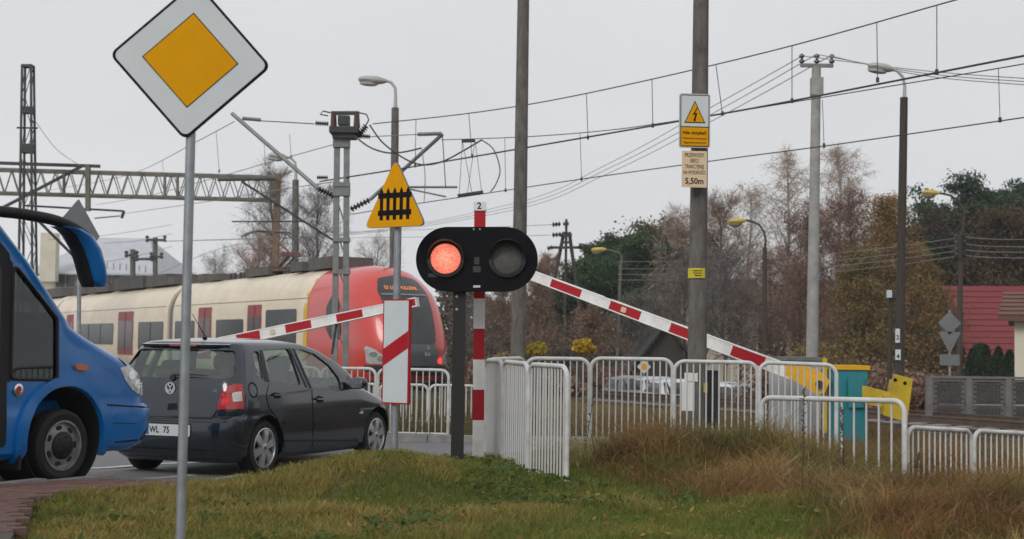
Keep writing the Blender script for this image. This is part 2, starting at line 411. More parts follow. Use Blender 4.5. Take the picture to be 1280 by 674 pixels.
# visible wedge of lawn
def scatter(n, x0, x1, y0, y1, P=None):
    # even in area, restricted to the view with a margin
    x = rng.uniform(x0, x1, n); y = rng.uniform(y0, y1, n)
    k = np.abs(x) < y*.375+1.9
    if P: k &= np_inpoly(x, y, P)
    return x[k], y[k]
def brown(x, y):
    # 0 green lawn .. 1 brown rank grass
    b = (x-(.95+.30*(13.5-y)*(y < 13.5)))/.9
    b = b+(vnoise(x, y, .9, 3)-.5)*1.3+(vnoise(x, y, 2.3, 4)-.5)*.6
    return np.clip(b, 0, 1)
x, y = scatter(380000, -4.3, 8.2, 8.4, 17.6, LAWNP)
br = brown(x, y); keep = rng.random(len(x)) > br*.75; x = x[keep]; y = y[keep]; br = br[keep]; n = len(x)
p1 = vnoise(x, y, 1.1, 11); p2 = vnoise(x, y, 3.1, 12); r = rng.random(n)
h = (.035+.045*rng.random(n))*(1+.8*(p2 > .72)+.3*p1)
dry = np.clip((p1-.38)*1.5+(p2-.5)*.9+.45*r+.05, 0, 1)
col = lerp3((.15, .185, .035), (.33, .265, .085), dry)*(.7+.6*rng.random(n))[:, None]
blades('lawn_grass', x, y, h, .006+.004*rng.random(n), .3+.5*rng.random(n), col, 'short green and yellowing lawn grass beside the pavement', 'grass')
# lusher tufts along the crest and the pavement edge
x, y = scatter(60000, -4.3, 1.2, 9, 15.5, LAWNP); cr = np.exp(-((y-12.9)/.8)**2-((x+1.0)/1.5)**2)
tu = vnoise(x, y, 1.8, 21); k = (rng.random(len(x)) < .75*cr*(tu > .45)) | ((tu > .8) & (rng.random(len(x)) < .35)); x = x[k]; y = y[k]; n = len(x)
col = lerp3((.11, .16, .025), (.2, .2, .05), rng.random(n))*(.75+.5*rng.random(n))[:, None]
blades('tufted_grass', x, y, .07+.07*rng.random(n), .006+.004*rng.random(n), .5+.6*rng.random(n), col, 'longer dark green grass tufts on the hump and edges', 'grass', .7)
# brown rank grass
x, y = scatter(200000, -.4, 8.8, 8.4, 17.5, LAWNP); br = brown(x, y); k = rng.random(len(x)) < br; x = x[k]; y = y[k]; n = len(x)
p1 = vnoise(x, y, .9, 31); p2 = vnoise(x, y, 2.6, 32); r = rng.random(n)
h = (.08+.12*rng.random(n))*(.55+1.1*p2)*(1.2+.55*(y > 14.0)+.25*(x > 2.2))
t = np.clip((p1-.3)*1.6+(r-.5)*.9, 0, 1); g_ = np.clip((vnoise(x, y, 1.3, 33)-.42)*3.2+(r-.5)*.6, 0, 1)*(.6+.4*(y > 11.5))*(1-.35*(x > 3))
col = lerp3((.22, .115, .048), (.35, .24, .10), t); col = col*(1-.75*g_[:, None])+np.array((.15, .165, .05))[None]*.75*g_[:, None]
col *= ((.65+.7*rng.random(n))*(.55+.8*vnoise(x, y, 2.2, 34)))[:, None]
blades('rank_grass', x, y, h*(.55+.9*rng.random(n)), .004+.008*rng.random(n)**2, .35+1.0*rng.random(n), col, 'rank brown autumn grass below the white railings', 'grass', .6)
# arching pale straw blades in front of the railing row
x, y = scatter(66000, .4, 8.8, 10.6, 17.3, LAWNP); p = vnoise(x, y, 1.5, 41); k = (rng.random(len(x)) < .25+.75*(p > .5)) & ((y > 14.4) | ((x > 2.4) & (rng.random(len(x)) < .3))); x = x[k]; y = y[k]; n = len(x)
col = lerp3((.46, .37, .19), (.18, .20, .07), np.clip(vnoise(x, y, 1.2, 42)*1.6-.4, 0, 1))*(.65+.6*rng.random(n))[:, None]
blades('straw_grass', x, y, (.24+.26*rng.random(n))*(.75+.25*(y > 13)), .006+.005*rng.random(n), .5+.8*rng.random(n), col, 'pale straw blades arching in front of the railings', 'grass', .9)
# weeds beyond the railings up to the track
x, y = scatter(90000, .6, 9.5, 17.7, 34); k = (x-6.6)*.875+(y-25)*.485 < -2.2; k &= ~((y < 22.2) & (x < 2.0)); x = x[k]; y = y[k]; n = len(x)
t = vnoise(x, y, .35, 51); col = lerp3((.19, .11, .065), (.27, .21, .095), np.clip(t*1.5-.3+.2*rng.random(n), 0, 1))*(.6+.7*rng.random(n))[:, None]
blades('weed_field', x, y, (.20+.28*rng.random(n))*(.6+.8*vnoise(x, y, .6, 52)), .010+.008*rng.random(n), .3+.5*rng.random(n), col, 'tall brown weeds between the railings and the track', 'weeds', .4)
x, y = scatter(34000, 5.0, 11.5, 14.2, 20.6); k = ((x-6.6)*.875+(y-25)*.485 < -1.9); x = x[k]; y = y[k]; n = len(x)
col = lerp3((.09, .13, .025), (.17, .14, .05), rng.random(n))*(.7+.5*rng.random(n))[:, None]
blades('trackside_grass', x, y, .05+.08*rng.random(n), .010+.006*rng.random(n), .3+.4*rng.random(n), col, 'short green grass beside the concrete path strip', 'grass', .4)
x, y = scatter(16000, -9, 1.3, 22.2, 36); k = (x+3.3)*.875+(y-43)*.485 < -2.4; x = x[k]; y = y[k]; n = len(x)
col = lerp3((.10, .10, .035), (.16, .11, .05), rng.random(n))*(.7+.5*rng.random(n))[:, None]
blades('verge_weeds', x, y, .12+.3*rng.random(n), .014+.008*rng.random(n), .3+.4*rng.random(n), col, 'mixed green weeds behind the far railings', 'weeds', .4)

# fallen leaves and broad weeds scattered in the lawn
def leafmesh(name, x, y, sz, zoff, tilt, cols, label, cat):
    n = len(x); z = terr_fast(x, y)+zoff; a1 = rng.normal(0, 1, (n, 3)); a1[:, 2] *= tilt; a1 /= np.linalg.norm(a1, axis=1)[:, None]; up = np.array([0, 0, 1.])[None]+rng.normal(0, tilt, (n, 3)); a2 = np.cross(a1, up); a2 /= np.linalg.norm(a2, axis=1)[:, None]
    o = np.stack([x, y, z], 1); s_ = sz[:, None]; v = np.stack([o-a1*s_, o+a2*s_*.55, o+a1*s_, o-a2*s_*.55], 1).reshape(-1, 3); b = (np.arange(n)*4)[:, None]
    ob = link(name, np_mesh(name, v, np.concatenate([b+np.array([[0, 1, 2]]), b+np.array([[0, 2, 3]])]), BLADE, np.repeat(cols, 4, axis=0))); tag(ob, label, cat, kind='stuff')
x, y = scatter(900, -4, 5, 8.6, 16.5, LAWNP); n = len(x); leafmesh('fallen_leaves', x, y, .018+.02*rng.random(n), .045+.03*rng.random(n), .35, lerp3((.20, .10, .035), (.42, .30, .09), rng.random(n)), 'scattered fallen yellow and brown leaves lying in the grass', 'leaves')
x, y = scatter(9000, -4, 1.6, 8.6, 15.5, LAWNP); k = vnoise(x, y, 1.4, 91) > .70; x = x[k]; y = y[k]; n = len(x); leafmesh('broad_weeds', x, y, .02+.025*rng.random(n), .04+.04*rng.random(n), .6, lerp3((.07, .11, .025), (.13, .17, .05), rng.random(n)), 'low broad leaved weeds in patches of the lawn', 'weeds')
# ================================================================== TRACKS
TA = V(-.4848, .8746, 0)            # along the track, away from the camera
TN = V(.8746, .4848, 0)             # across, to the right/far side
T0 = at(509, 490, 43); T0.z = .02
BALLAST = mat('ballast', (.16, .145, .13), .95, 0, .5, 8, .8, 12)
RAILM = mat('rail_steel', (.14, .10, .08), .5, .6, .4, 4)
SLEEP = mat('sleeper_concrete', (.27, .255, .24), .9, 0, .25, 6, .3, 20)
bm_ = MB()
a0 = T0-TA*60; a1 = T0+TA*150
prof = [(-3.0, -.30), (-2.0, -.06), (6.5, -.06), (7.5, -.30)]
bm_.loft([[a0+TN*n+V(0, 0, z) for n, z in prof], [a1+TN*n+V(0, 0, z) for n, z in prof]])
tb = bm_.build('track_bed', BALLAST); tag(tb, 'grey ballast bed carrying both railway tracks', 'track bed', kind='structure')
RAILP = [(-.07, 0), (.07, 0), (.02, .03), (.02, .11), (.036, .12), (.036, .15), (-.036, .15), (-.036, .12), (-.02, .11), (-.02, .03)]
slm = MB().box((0, 0, 0), (.24, 2.5, .16)).mesh('sleeper', SLEEP)
for k, off in enumerate((0, 4.4)):
    for s in (-.75, .75):
        q = MB(); q.loft([[a+TN*(off+s+n)+V(0, 0, z-.02) for n, z in RAILP] for a in (a0, a1)]); q.build('rail', RAILM, tb)
for off in (0, 4.4):
    for i in range(70):
        o = link('sleeper', slm, tb); o.location = T0-TA*(44-i*.62)+TN*off+V(0, 0, -.1); o.rotation_euler = (0, 0, math.atan2(TA.y, TA.x))
# paved strip beside the track on the right
q = MB(); c0 = gz(1040, 577, -.1); c1 = gz(1420, 577, -.1)
st = MB().add([(c0.x, c0.y-.35, -.075), (c1.x, c1.y-.35, -.075), (c1.x, c1.y+.35, -.075), (c0.x, c0.y+.35, -.075), (c0.x, c0.y-.35, -.2), (c1.x, c1.y-.35, -.2), (c1.x, c1.y+.35, -.2), (c0.x, c0.y+.35, -.2)], [(0, 1, 2, 3), (0, 4, 5, 1), (1, 5, 6, 2), (2, 6, 7, 3), (3, 7, 4, 0)]).build('path', CONC_L); tag(st, 'pale concrete path strip beside the railway track', 'path', kind='structure')

# ================================================================== TRAIN
TCREAM = mat('train_cream', (.70, .62, .49), .45, 0, .08, .9, dirt=(.60, .51, .385), coat=.3)
TRED = mat('train_red', (.56, .040, .032), .3, 0, .10, .8, coat=.6)
TDOOR = mat('train_door_red', (.26, .03, .035), .4, 0, .12, 2)
TGLASS = mat('train_glass', (.014, .016, .018), .15, 0, .2, 1, spec=.3)
TGREY = mat('train_grey', (.10, .105, .115), .4, 0, .15, 1.5, coat=.2)
TROOF = mat('train_roof_gear', (.10, .095, .09), .8, 0, .35, 2)
TYEL = mat('train_yellow', (.62, .40, .05), .5, 0, .1, 2)
TX = MB
train = thing('passenger_train', 'cream and red electric commuter train with rounded red nose behind the crossing', 'train', T0, math.atan2(-TA.y, -TA.x))
# local: x forward (towards the nose), y left, z up; visible flank is y<0
_wz = [(.35, 1.30), (.55, 1.40), (.9, 1.43), (2.5, 1.43), (2.88, 1.40), (3.15, 1.31), (3.4, 1.17), (3.62, .98), (3.76, .74), (3.84, .48), (3.88, .2)]
def tw(z): return float(np.interp(z, [a for a, b in _wz], [b for a, b in _wz]))
def nose_x(z): return float(np.interp(z, [.35, .6, 1.2, 1.5, 2.0, 2.5, 2.9, 3.3, 3.6, 3.76, 3.88], [.36, .56, .68, .64, .42, .10, -.22, -.66, -1.1, -1.55, -2.5]))
def nose_ring(z, xr=-4.62, k=14):
    w = tw(z); xf = nose_x(z); ax = min(1.5, xf-xr-.05); P = []
    e = 2.5
    for i in range(2*k+1):
        a = -math.pi/2+math.pi*i/(2*k); c, s = math.cos(a), math.sin(a)
        P.append(V(xf-ax+ax*abs(c)**(2/e), w*math.copysign(abs(s)**(2/e), s), z))
    return [V(xr, -w, z)]+P+[V(xr, w, z)]
def nose_at_y(y, z, off=0):   # surface point seen from the front
    w = tw(z); xf = nose_x(z); ax = min(1.5, xf+4.57); t = min(.999, abs(y)/w)
    x = xf-ax+ax*(1-t**2.5)**(1/2.5); return V(x+off, y, z)
def nose_side(x, z, off=0):
    w = tw(z); xf = nose_x(z); ax = min(1.5, xf+4.57); t = max(0, (x-(xf-ax))/ax)
    return V(x, -(w*(1-min(.999, t)**2.5)**(1/2.5)+off), z)
zs = [.35, .45, .55, .75, .9, 1.2, 1.5, 1.8, 2.1, 2.4, 2.65, 2.88, 3.05, 3.2, 3.35, 3.5, 3.62, 3.70, 3.76, 3.81, 3.85, 3.88]
nb = MB().loft([nose_ring(z) for z in zs]).build('nose', TRED, train, 40)
def flank(x, z, off=0): return V(x, -(tw(z)+off), z)
def car(x0, x1, mat_=TCREAM, nm='car_body'):
    prof = [V(0, -w, z) for z, w in _wz]+[V(0, 0, 3.9)]+[V(0, w, z) for z, w in _wz[::-1]]
    rings = [[V(x, p.y*s, .35+(p.z-.35)*(1 if s == 1 else .985)) for p in prof] for x, s in ((x0, .96), (x0+.12, 1), (x1-.12, 1), (x1, .96))]
    return MB().loft(rings).build(nm, mat_, train, 25)
body1 = car(-20.2, -4.62); body2 = car(-43.5, -21.1); body3 = car(-63, -44.3)
for x in (-20.65, -43.9):
    prof = [V(0, -w*.9, z*.96) for z, w in _wz]+[V(0, w*.9, z*.96) for z, w in _wz[::-1]]
    MB().loft([[V(x+d, p.y, p.z) for p in prof] for d in (-.5, .5)]).build('gangway', TGREY, train, 25)
def fl(poly, m, nm, par, off=.012, th=.02, step=.6): return patch(poly, flank, step, off, th).build(nm, m, par)
R4 = lambda x0, x1, z0, z1, r=.12: rpoly([(x0, z0), (x1, z0), (x1, z1), (x0, z1)], r)
fl([(-4.95, .5), (-4.62, .5), (-4.62, 2.88), (-4.62, 3.5), (-4.8, 3.5), (-4.95, 2.4)], TYEL, 'yellow_stripe', body1)
for x0, x1, z0, z1, b in ((-8.6, -5.6, 1.35, 2.54, body1), (-14.2, -11.0, 1.35, 2.25, body1), (-19.75, -17.0, 1.35, 2.24, body1), (-25.6, -21.5, 1.0, 2.24, body2), (-37.9, -30.2, 1.2, 2.22, body2), (-42.9, -41.2, 1.2, 2.22, body2), (-49, -45.5, 1.2, 2.22, body3), (-58, -52, 1.2, 2.22, body3)):
    k = max(1, round((x1-x0)/2.2)); wn = fl(R4(x0, x1, z0, z1), TGLASS, 'window', b)
    for i in range(1, k):
        xx = x0+(x1-x0)*i/k; fl([(xx-.03, z0+.03), (xx+.03, z0+.03), (xx+.03, z1-.03), (xx-.03, z1-.03)], DARK, 'mullion', wn, .02)
for x0, x1, b in ((-10.55, -9.05, body1), (-16.5, -14.8, body1), (-29.3, -26.5, body2), (-40.6, -38.9, body2), (-51.4, -49.6, body3)):
    d = fl(R4(x0, x1, .75, 2.74, .08), TDOOR, 'door', b, .015); xm = (x0+x1)/2
    for s in (0, 1):
        a = x0+.12 if s == 0 else xm+.06; e = xm-.06 if s == 0 else x1-.12; fl(R4(a, e, 1.0, 2.32, .06), mat('door_glass', (.05, .028, .032), .15, 0, .2, 1), 'door_window', d, .022)
    fl([(xm-.012, .78), (xm+.012, .78), (xm+.012, 2.7), (xm-.012, 2.7)], DARK, 'seam', d, .024)
for b, x0, x1 in ((body1, -20.05, -4.65), (body2, -43.35, -21.25)):
    fl([(x0, 2.86), (x1, 2.86), (x1, 2.885), (x0, 2.885)], mat('seam_grey', (.25, .2, .15), .7), 'roof_seam', b, .008, .02, 2)
# cab: windscreen, side window, lights
scr = rpoly([(-.62, 3.42), (0, 3.54), (.62, 3.42), (.80, 3.02), (.76, 2.4), (.64, 1.42), (-.64, 1.42), (-.76, 2.4), (-.80, 3.02)], .22)
wsn = patch(scr, nose_at_y, .18, .02, .03).build('windscreen', mat('train_windscreen', (.03, .034, .036), .12, 0, .3, 1.5, spec=.6), nb, 30)
patch([(-.64, 1.43), (.64, 1.43), (.86, .80), (-.86, .80)], nose_at_y, .18, .022, .03).build('front_panel', TGREY, nb, 30)
patch([(-1.32, .80), (1.32, .80), (1.30, .50), (-1.30, .50)], nose_at_y, .18, .03, .05).build('bumper', mat('train_bumper', (.025, .026, .03), .6), nb, 30)
patch(rpoly([(-2.95, 2.6), (-2.5, 2.95), (-2.05, 2.75), (-1.75, 1.9), (-1.8, 1.55), (-2.55, 1.55), (-3.0, 1.9)], .2), nose_side, .2, .02, .03).build('side_window', TGLASS, nb, 30)
LENS = mat('lamp_lens', (.42, .44, .46), .15, 0, .3, 8, spec=.8)
TAIL = mat('tail_lamp_lit', (.9, .06, .05), .3, emit=.9)
for s in (-1, 1):
    hl = patch(rpoly([(s*.72, .84), (s*1.30, .84), (s*1.36, 1.40), (s*1.12, 1.22)], .08), nose_at_y, .1, .03, .03).build('headlight', LENS, nb, 30)
    for yy, zz, r, m in ((.82, .95, .10, TAIL), (1.03, 1.0, .09, mat('lamp_bulb', (.6, .62, .64), .1, .8)), (1.2, 1.12, .08, mat('lamp_bulb', (0, 0, 0)))):
        P = [(s*yy+r*math.cos(a*math.pi/6), zz+r*math.sin(a*math.pi/6)) for a in range(12)]
        patch(P, nose_at_y, .1, .045, .02).build('lamp', m, hl)
DISP = mat('led_amber', (1.0, .30, .10), .5, emit=.28)
dz = 3.12; yc = .05; pt = nose_at_y(yc, dz, .05); tilt = math.atan2(nose_x(2.95)-nose_x(3.3), .35)
patch([(-.74, 2.90), (.74, 2.90), (.74, 2.94), (-.74, 2.94)], nose_at_y, .2, .035, .02).build('display_sill', mat('sill_grey', (.22, .23, .24), .4), wsn)
tm = text_mesh('S1 LUB.POLUDN.', .165, DISP, True, .86)
for v in tm.vertices:
    p = nose_at_y(v.co.x-.05, dz+v.co.y*.9, .045+v.co.z); v.co = p
link('destination_text', tm, wsn)
for t_, y_, z_, sz in (('L.', .36, 1.34, .13), ('KA', .32, 1.14, .15), ('0111', .50, .70, .12)):
    tm = text_mesh(t_, sz, SIGNW, True)
    for v in tm.vertices: v.co = nose_at_y(v.co.x+y_, z_+v.co.y, .05+v.co.z)
    link('marking', tm, nb)
MB().tube([nose_at_y(-.72, 3.5, .06), nose_at_y(-.75, 2.6, .06), nose_at_y(-.8, 1.5, .06)], .012, 5).build('seam', mat('pale_red', (.55, .2, .18), .5), nb)
# roof equipment
def rb(c, s, nm='roof_box', m=TROOF, par=body1): return MB().box(c, s).build(nm, m, par)
for x, l, h, w in ((-5.4, 2.0, .38, 1.5), (-7.3, 1.1, .3, 1.7), (-11.8, 2.6, .3, 1.4)): rb((x, -.0, 3.86+h/2), (l, w, h))
for x, l, h, w in ((-17.2, 1.6, .26, 1.3), (-19.2, .9, .34, 1.1)): rb((x, 0, 3.86+h/2), (l, w, h))
for x in (-9.2, -9.6, -13.6, -14.0, -14.5, -15.2, -15.7): MB().lathe([(.0, 0), (.10, 0), (.06, .1), (.10, .12), (.06, .22), (.09, .24), (0, .28)], Matrix.Translation((x, -.4, 3.84)), 10).build('insulator', INSUL, body1)
for x, l, h in ((-22.6, 1.2, .35), (-25, 3.4, .5), (-30, 5.5, .55), (-36, 4.5, .42), (-40.6, 2.6, .5)): rb((x, 0, 3.86+h/2), (l, 1.7, h), par=body2)
for x, l, h in ((-48, 5.5, .5), (-56, 7.0, .6)): rb((x, 0, 3.86+h/2), (l, 1.7, h), par=body3)
pg = MB(); bx = -10.9
PANT = mat('pantograph', (.17, .09, .075), .6, .2, .3, 5)
pg.box((bx, 0, 4.02), (2.2, 1.2, .08)); pg.tube([(bx-.9, 0, 4.08), (bx+.75, 0, 4.62)], .06, 8); pg.tube([(bx+.75, 0, 4.62), (bx-1.5, 0, 5.5)], .045, 8)
pg.tube([(bx-.6, .2, 4.06), (bx+.6, .2, 4.55)], .03, 6); pg.box((bx+.72, 0, 4.6), (.25, .7, .16))
p_ = pg.build('pantograph', PANT, body1, 40)
ph = MB()
for dx in (-.22, .22):
    ph.tube([(bx-1.5+dx, -1.05, 5.32), (bx-1.5+dx, -.85, 5.46), (bx-1.5+dx, -.6, 5.56), (bx-1.5+dx, .6, 5.56), (bx-1.5+dx, .85, 5.46), (bx-1.5+dx, 1.05, 5.32)], .035, 6)
ph.box((bx-1.5, 0, 5.5), (.5, .2, .06)); ph.build('pantograph_head', OLIVE, p_, 40)
for sx in (-4.9, -8.5, -18.8, -22.8):
    for s in (-.75, .75):
        MB().lathe([(.12, -.06), (.44, -.06), (.46, -.02), (.43, .06), (.12, .06)], basis((sx, s, .44), (1, 0, 0), (0, 0, 1)), 20, close=True).build('wheel', STEEL_D, train, 30)
MB().box((-24, 0, .38), (38, 2.2, .3)).build('underframe', DARK, train)

# ================================================================== CATENARY
def wire(name, pts, label, r=.013, m=WIRE, group=None, drops=()):
    W3 = [at(*p) for p in pts]
    t = thing(name, label, 'wire', W3[0], 0, group)
    # smooth polyline
    out = []
    n = len(W3)
    for i in range(n-1):
        p0, p1, p2, p3 = W3[max(i-1, 0)], W3[i], W3[i+1], W3[min(i+2, n-1)]
        for k in range(6):
            s = k/6; out.append(.5*((2*p1)+(p2-p0)*s+(2*p0-5*p1+4*p2-p3)*s*s+(3*p1-p0-3*p2+p3)*s**3))
    out.append(W3[-1])
    MB().tube(out, r, 5).build('strand', m, t, 60, True)
    for (u0, v0, u1, v1, d) in drops:
        a, b = at(u0, v0, d), at(u1, v1, d); MB().tube([a, b], r*.6, 4).build('dropper', m, t, None, True)
        MB().box(b, (.05, .05, .09)).build('clip', m, t, None, True)
    return t
GW = 'overhead line wires above the tracks'
def dd(u): return 23+(1280-u)*(38-23)/(1280-430)      # depth of the near contact line along the picture
wire('messenger_wire', [(u, v, dd(u)) for u, v in ((1420, -62), (1195, 0), (960, 65), (733, 117), (600, 140), (466, 155))], 'upper messenger wire sloping down to the top of the twin leg mast', .014, WIRE, GW,
     [(1096, 28, 1097, 100, dd(1096)), (1171, 8, 1171, 90, dd(1171)), (733, 117, 735, 172, dd(733)), (815, 100, 816, 157, dd(815)), (895, 82, 903, 142, dd(895)), (990, 58, 990, 126, dd(990)), (520, 150, 519, 207, dd(520)), (586, 142, 590, 195, dd(586))])
wire('contact_wire', [(u, v, dd(u)) for u, v in ((1420, 45), (1280, 70), (1100, 105), (960, 132), (847, 152), (662, 184), (520, 208), (400, 227))], 'thick contact wire passing behind the yellow voltage sign', .020, WIRE, GW)
wire('messenger_wire', [(u, v, dd(u)+3) for u, v in ((1420, 52), (1280, 80), (1100, 110), (953, 134), (847, 151), (760, 163), (660, 171), (552, 175))], 'thin messenger wire ending at the raised bracket tube', .012, WIRE, GW,
     [(1248, 85, 1250, 150, dd(1250)+3), (1028, 125, 1030, 182, dd(1028)+3), (631, 173, 632, 238, dd(631)+3), (725, 166, 727, 224, dd(725)+3)])
wire('contact_wire', [(u, v, dd(u)+3) for u, v in ((1420, 126), (1280, 147), (1050, 180), (960, 192), (885, 202), (727, 224), (600, 243), (500, 258), (440, 268))], 'lowest contact wire crossing below the enamel warning plate', .013, WIRE, GW)
wire('jumper_cable', [(462, 156, 37), (478, 178, 37), (505, 198, 37), (528, 206, 37), (553, 202, 37), (580, 188, 36.8), (602, 175, 36.6)], 'black jumper cable looping from the mast to the wires', .022, WIRE)
wire('jumper_cable', [(443, 170, 37), (462, 184, 37), (484, 191, 37), (505, 190, 37), (527, 185, 37)], 'black jumper cable sagging under the mast platform', .022, WIRE)
wire('jumper_cable', [(602, 175, 36.6), (617, 187, 36.6), (625, 212, 36.6), (620, 230, 36.6), (613, 240, 36.6)], 'curved dangling jumper cable between messenger and lowest contact wire', .016, WIRE)
wire('jumper_cable', [(527, 186, 37), (531, 215, 37), (531, 238, 37), (530, 252, 37)], 'wavy thin cable hanging from the bracket tube', .012, WIRE_G)
si = thing('section_insulator', 'dark section insulator runner hung on fine wires beside the mast bracket', 'insulator', at(588, 243, 36.6))
MB().bar(at(572, 245, 36.6), at(604, 240, 36.6), .16, .07).build('runner', STEEL_D, si, None, True)
for a, b in (((578, 176), (574, 243)), ((578, 176), (590, 242)), ((594, 176), (584, 243)), ((594, 176), (602, 240))): MB().tube([at(*a, 36.6), at(*b, 36.6)], .008, 4).build('hanger', WIRE_G, si, None, True)
MB().bar(at(577, 176.5, 36.6), at(594, 176, 36.6), .1, .07).build('clamp', STEEL_D, si, None, True)
# left hand wires, towards the portal
GL = 'overhead line wires above the far track'
wire('messenger_wire', [(293, 152, 39), (250, 175, 46), (174, 214, 64), (120, 228, 80), (60, 238, 110)], 'messenger wire running from the raised bracket tip towards the lattice girder', .013, WIRE_G, GL, [(270, 163, 274, 214, 42), (233, 185, 236, 222, 49), (203, 200, 205, 228, 56)])
wire('contact_wire', [(420, 180, 38), (330, 205, 45), (260, 225, 52), (180, 246, 66), (120, 256, 84)], 'contact wire passing left of the twin leg mast below the tilted tube', .013, WIRE_G, GL, [(330, 178, 332, 205, 44), (362, 168, 364, 196, 42)])
wire('contact_wire', [(420, 227, 38), (345, 238, 46), (260, 252, 56), (150, 268, 76)], 'lower contact wire above the train roof', .013, WIRE_G, GL)
wire('feeder_wire', [(393, 155, 38), (340, 152, 38), (304, 150, 38)], 'short feeder rod and wire between the mast and raised bracket tip', .014, WIRE)
wire('feeder_wire', [(400, 336, 60), (300, 305, 70), (190, 346, 90)], 'sagging grey wire behind the pantograph', .014, WIRE_G)
for k, (a, b) in enumerate((((215, 281), (60, 300)), ((215, 292), (130, 304)), ((215, 308), (110, 330)))):
    wire('far_wire', [(*a, 100), ((a[0]+b[0])/2, (a[1]+b[1])/2+3, 100), (*b, 100)], 'thin far wire strung behind the grey signpost over the train', .016, WIRE_G, 'thin wires in the distance over the train')
# --- twin-leg mast
MD = 38.0
mb0 = gz(426, 500, 0); mb0 = at(426, 490, MD); mast = thing('catenary_mast', 'grey twin leg catenary mast with dark switch platform in front of the train nose', 'mast', V(mb0.x, MD, 0))
for s, (ut, vt, ub) in ((-1, (421.5, 195, 419)), (1, (433.5, 195, 433))):
    a = at(ut, 170, MD); b = at(ub-1, 480, MD)
    MB().bar(V(b.x, MD, 0), a, .12, .15).build('leg', STEEL_G, mast, None, True)
for v, h in ((240, .22), (231, .12), (300, .10), (340, .12), (398, .10), (178, .28)):
    a = at(427, v, MD); MB().box(a, (.44, .24, h)).build('tie_plate', STEEL_G, mast, None, True)
for i in range(5):
    v0 = 250+i*40; a = at(421, v0, MD); b = at(434, v0+38, MD); MB().tube([a, b], .02, 5).build('lacing_bar', STEEL_G, mast, None, True)
pf = MB(); c = at(431, 164, MD); pf.box(c, (.75, .7, .16)); pf.box(c+V(0, 0, -.14), (.6, .5, .14)); pf.build('platform', STEEL_D, mast, None, True)
for u in (417, 446): 
    MB().tube([at(u, 160, MD), at(u, 142, MD)], [.09, .07], 8).build('insulator_post', mat('brown_porcelain', (.07, .022, .018), .35, 0, .2, 9), mast, None, True)
MB().bar(at(414, 141.5, MD), at(449, 141.5, MD), .12, .09).build('crossbar', STEEL_D, mast, None, True)
MB().box(at(430, 151, MD), (.3, .3, .24)).build('switch_box', STEEL_D, mast, None, True)
def insul(par, a, b, r=.07, k=6):
    a, b = Vector(a), Vector(b); L = (b-a).length; pr = [(0, 0)]
    for i in range(k): pr += [(r*.4, L*(i+.1)/k), (r, L*(i+.35)/k), (r*.9, L*(i+.6)/k), (r*.4, L*(i+.85)/k)]
    pr += [(0, L)]; x, y, d = frame_of(b-a)
    q = MB().lathe(pr, basis(a, x, y), 10); return q.build('insulator', INSUL, par, None, True)
insul(mast, at(394, 154, MD), at(411, 155, MD)); insul(mast, at(458, 157, MD), at(447, 172, MD), .10); insul(mast, at(449, 170, MD), at(463, 171, MD)); insul(mast, at(396, 222, MD), at(410, 222, MD), .06)
MB().tube([at(413, 141, MD), at(404, 139, MD), at(400, 143, MD), at(410, 145, MD)], .02, 5).build('lead', STEEL_D, mast, None, True)
MB().tube([at(449, 141, MD), at(458, 143, MD), at(461, 150, MD), at(457, 157, MD)], .02, 5).build('lead', STEEL_D, mast, None, True)
# cantilevers
def cant(pts, nm, par, r=.05, ins=None):
    MB().tube([at(*p) for p in pts], r, 8).build(nm, STEEL_G, par, 40, True)
cant([(290, 142, MD+1.2), (398, 236, MD+.1)], 'bracket_tube', mast, .055); insul(mast, at(398, 236, MD), at(418, 246, MD), .09)
cant([(462, 250, MD), (480, 234, MD), (553, 168, MD-1)], 'bracket_tube', mast, .05); insul(mast, at(462, 250, MD), at(438, 262, MD), .09)
cant([(303, 148, MD+1), (326, 150, MD+1)], 'stay_rod', mast, .05); cant([(522, 168, MD-1), (552, 167, MD-1)], 'stay_rod', mast, .05); cant([(463, 171, MD), (524, 168, MD-1)], 'stay_wire', mast, .012)
cant([(512, 234, MD), (571, 234, MD-1)], 'registration_arm', mast, .03); cant([(510, 236, MD), (557, 246, MD-1)], 'registration_arm', mast, .022)
MB().tube([at(553, 168, 37), at(557, 234, 37)], .012, 4).build('dropper', WIRE, mast, None, True)
# --- far portal with lattice girder
PD = 64.0
gl = at(-40, 226, PD); gr = at(345, 235, PD)
portal = thing('catenary_portal', 'long lattice girder portal with rusty post spanning the far tracks', 'portal', V(gr.x, PD, 0))
for dy in (0, .9):
    for va, vb in ((210.0, 221.0), (239.5, 249.5)):
        MB().bar(at(-40, va, PD)+V(0, dy, 0), at(345, vb, PD)+V(0, dy, 0), .10, .10).build('chord', OLIVE, portal, None, True)
    nseg = 21
    for i in range(nseg):
        u0 = -40+385*i/nseg; u1 = -40+385*(i+1)/nseg
        top = lambda u: 210+11*(u+40)/385; bot = lambda u: 239.5+10*(u+40)/385
        um = (u0+u1)/2; A = (lambda u: (u, top(u))); B = (lambda u: (u, bot(u)))
        if dy > 0: A, B = B, A
        for p, q in ((A(u0), B(um)), (B(um), A(u1))):
            MB().bar(at(*p, PD)+V(0, dy, 0), at(*q, PD)+V(0, dy, 0), .05, .035).build('brace', OLIVE, portal, None, True)
for u in (80, 206, 222): MB().bar(at(u, top(u), PD), at(u, bot(u), PD), .14, .1).build('joint_post', OLIVE, portal, None, True)
a = at(345, 216, PD); MB().bar(V(a.x, PD+.45, 0), V(a.x, PD+.45, a.z), .34, .26).build('post', RUSTY, portal, None, True)
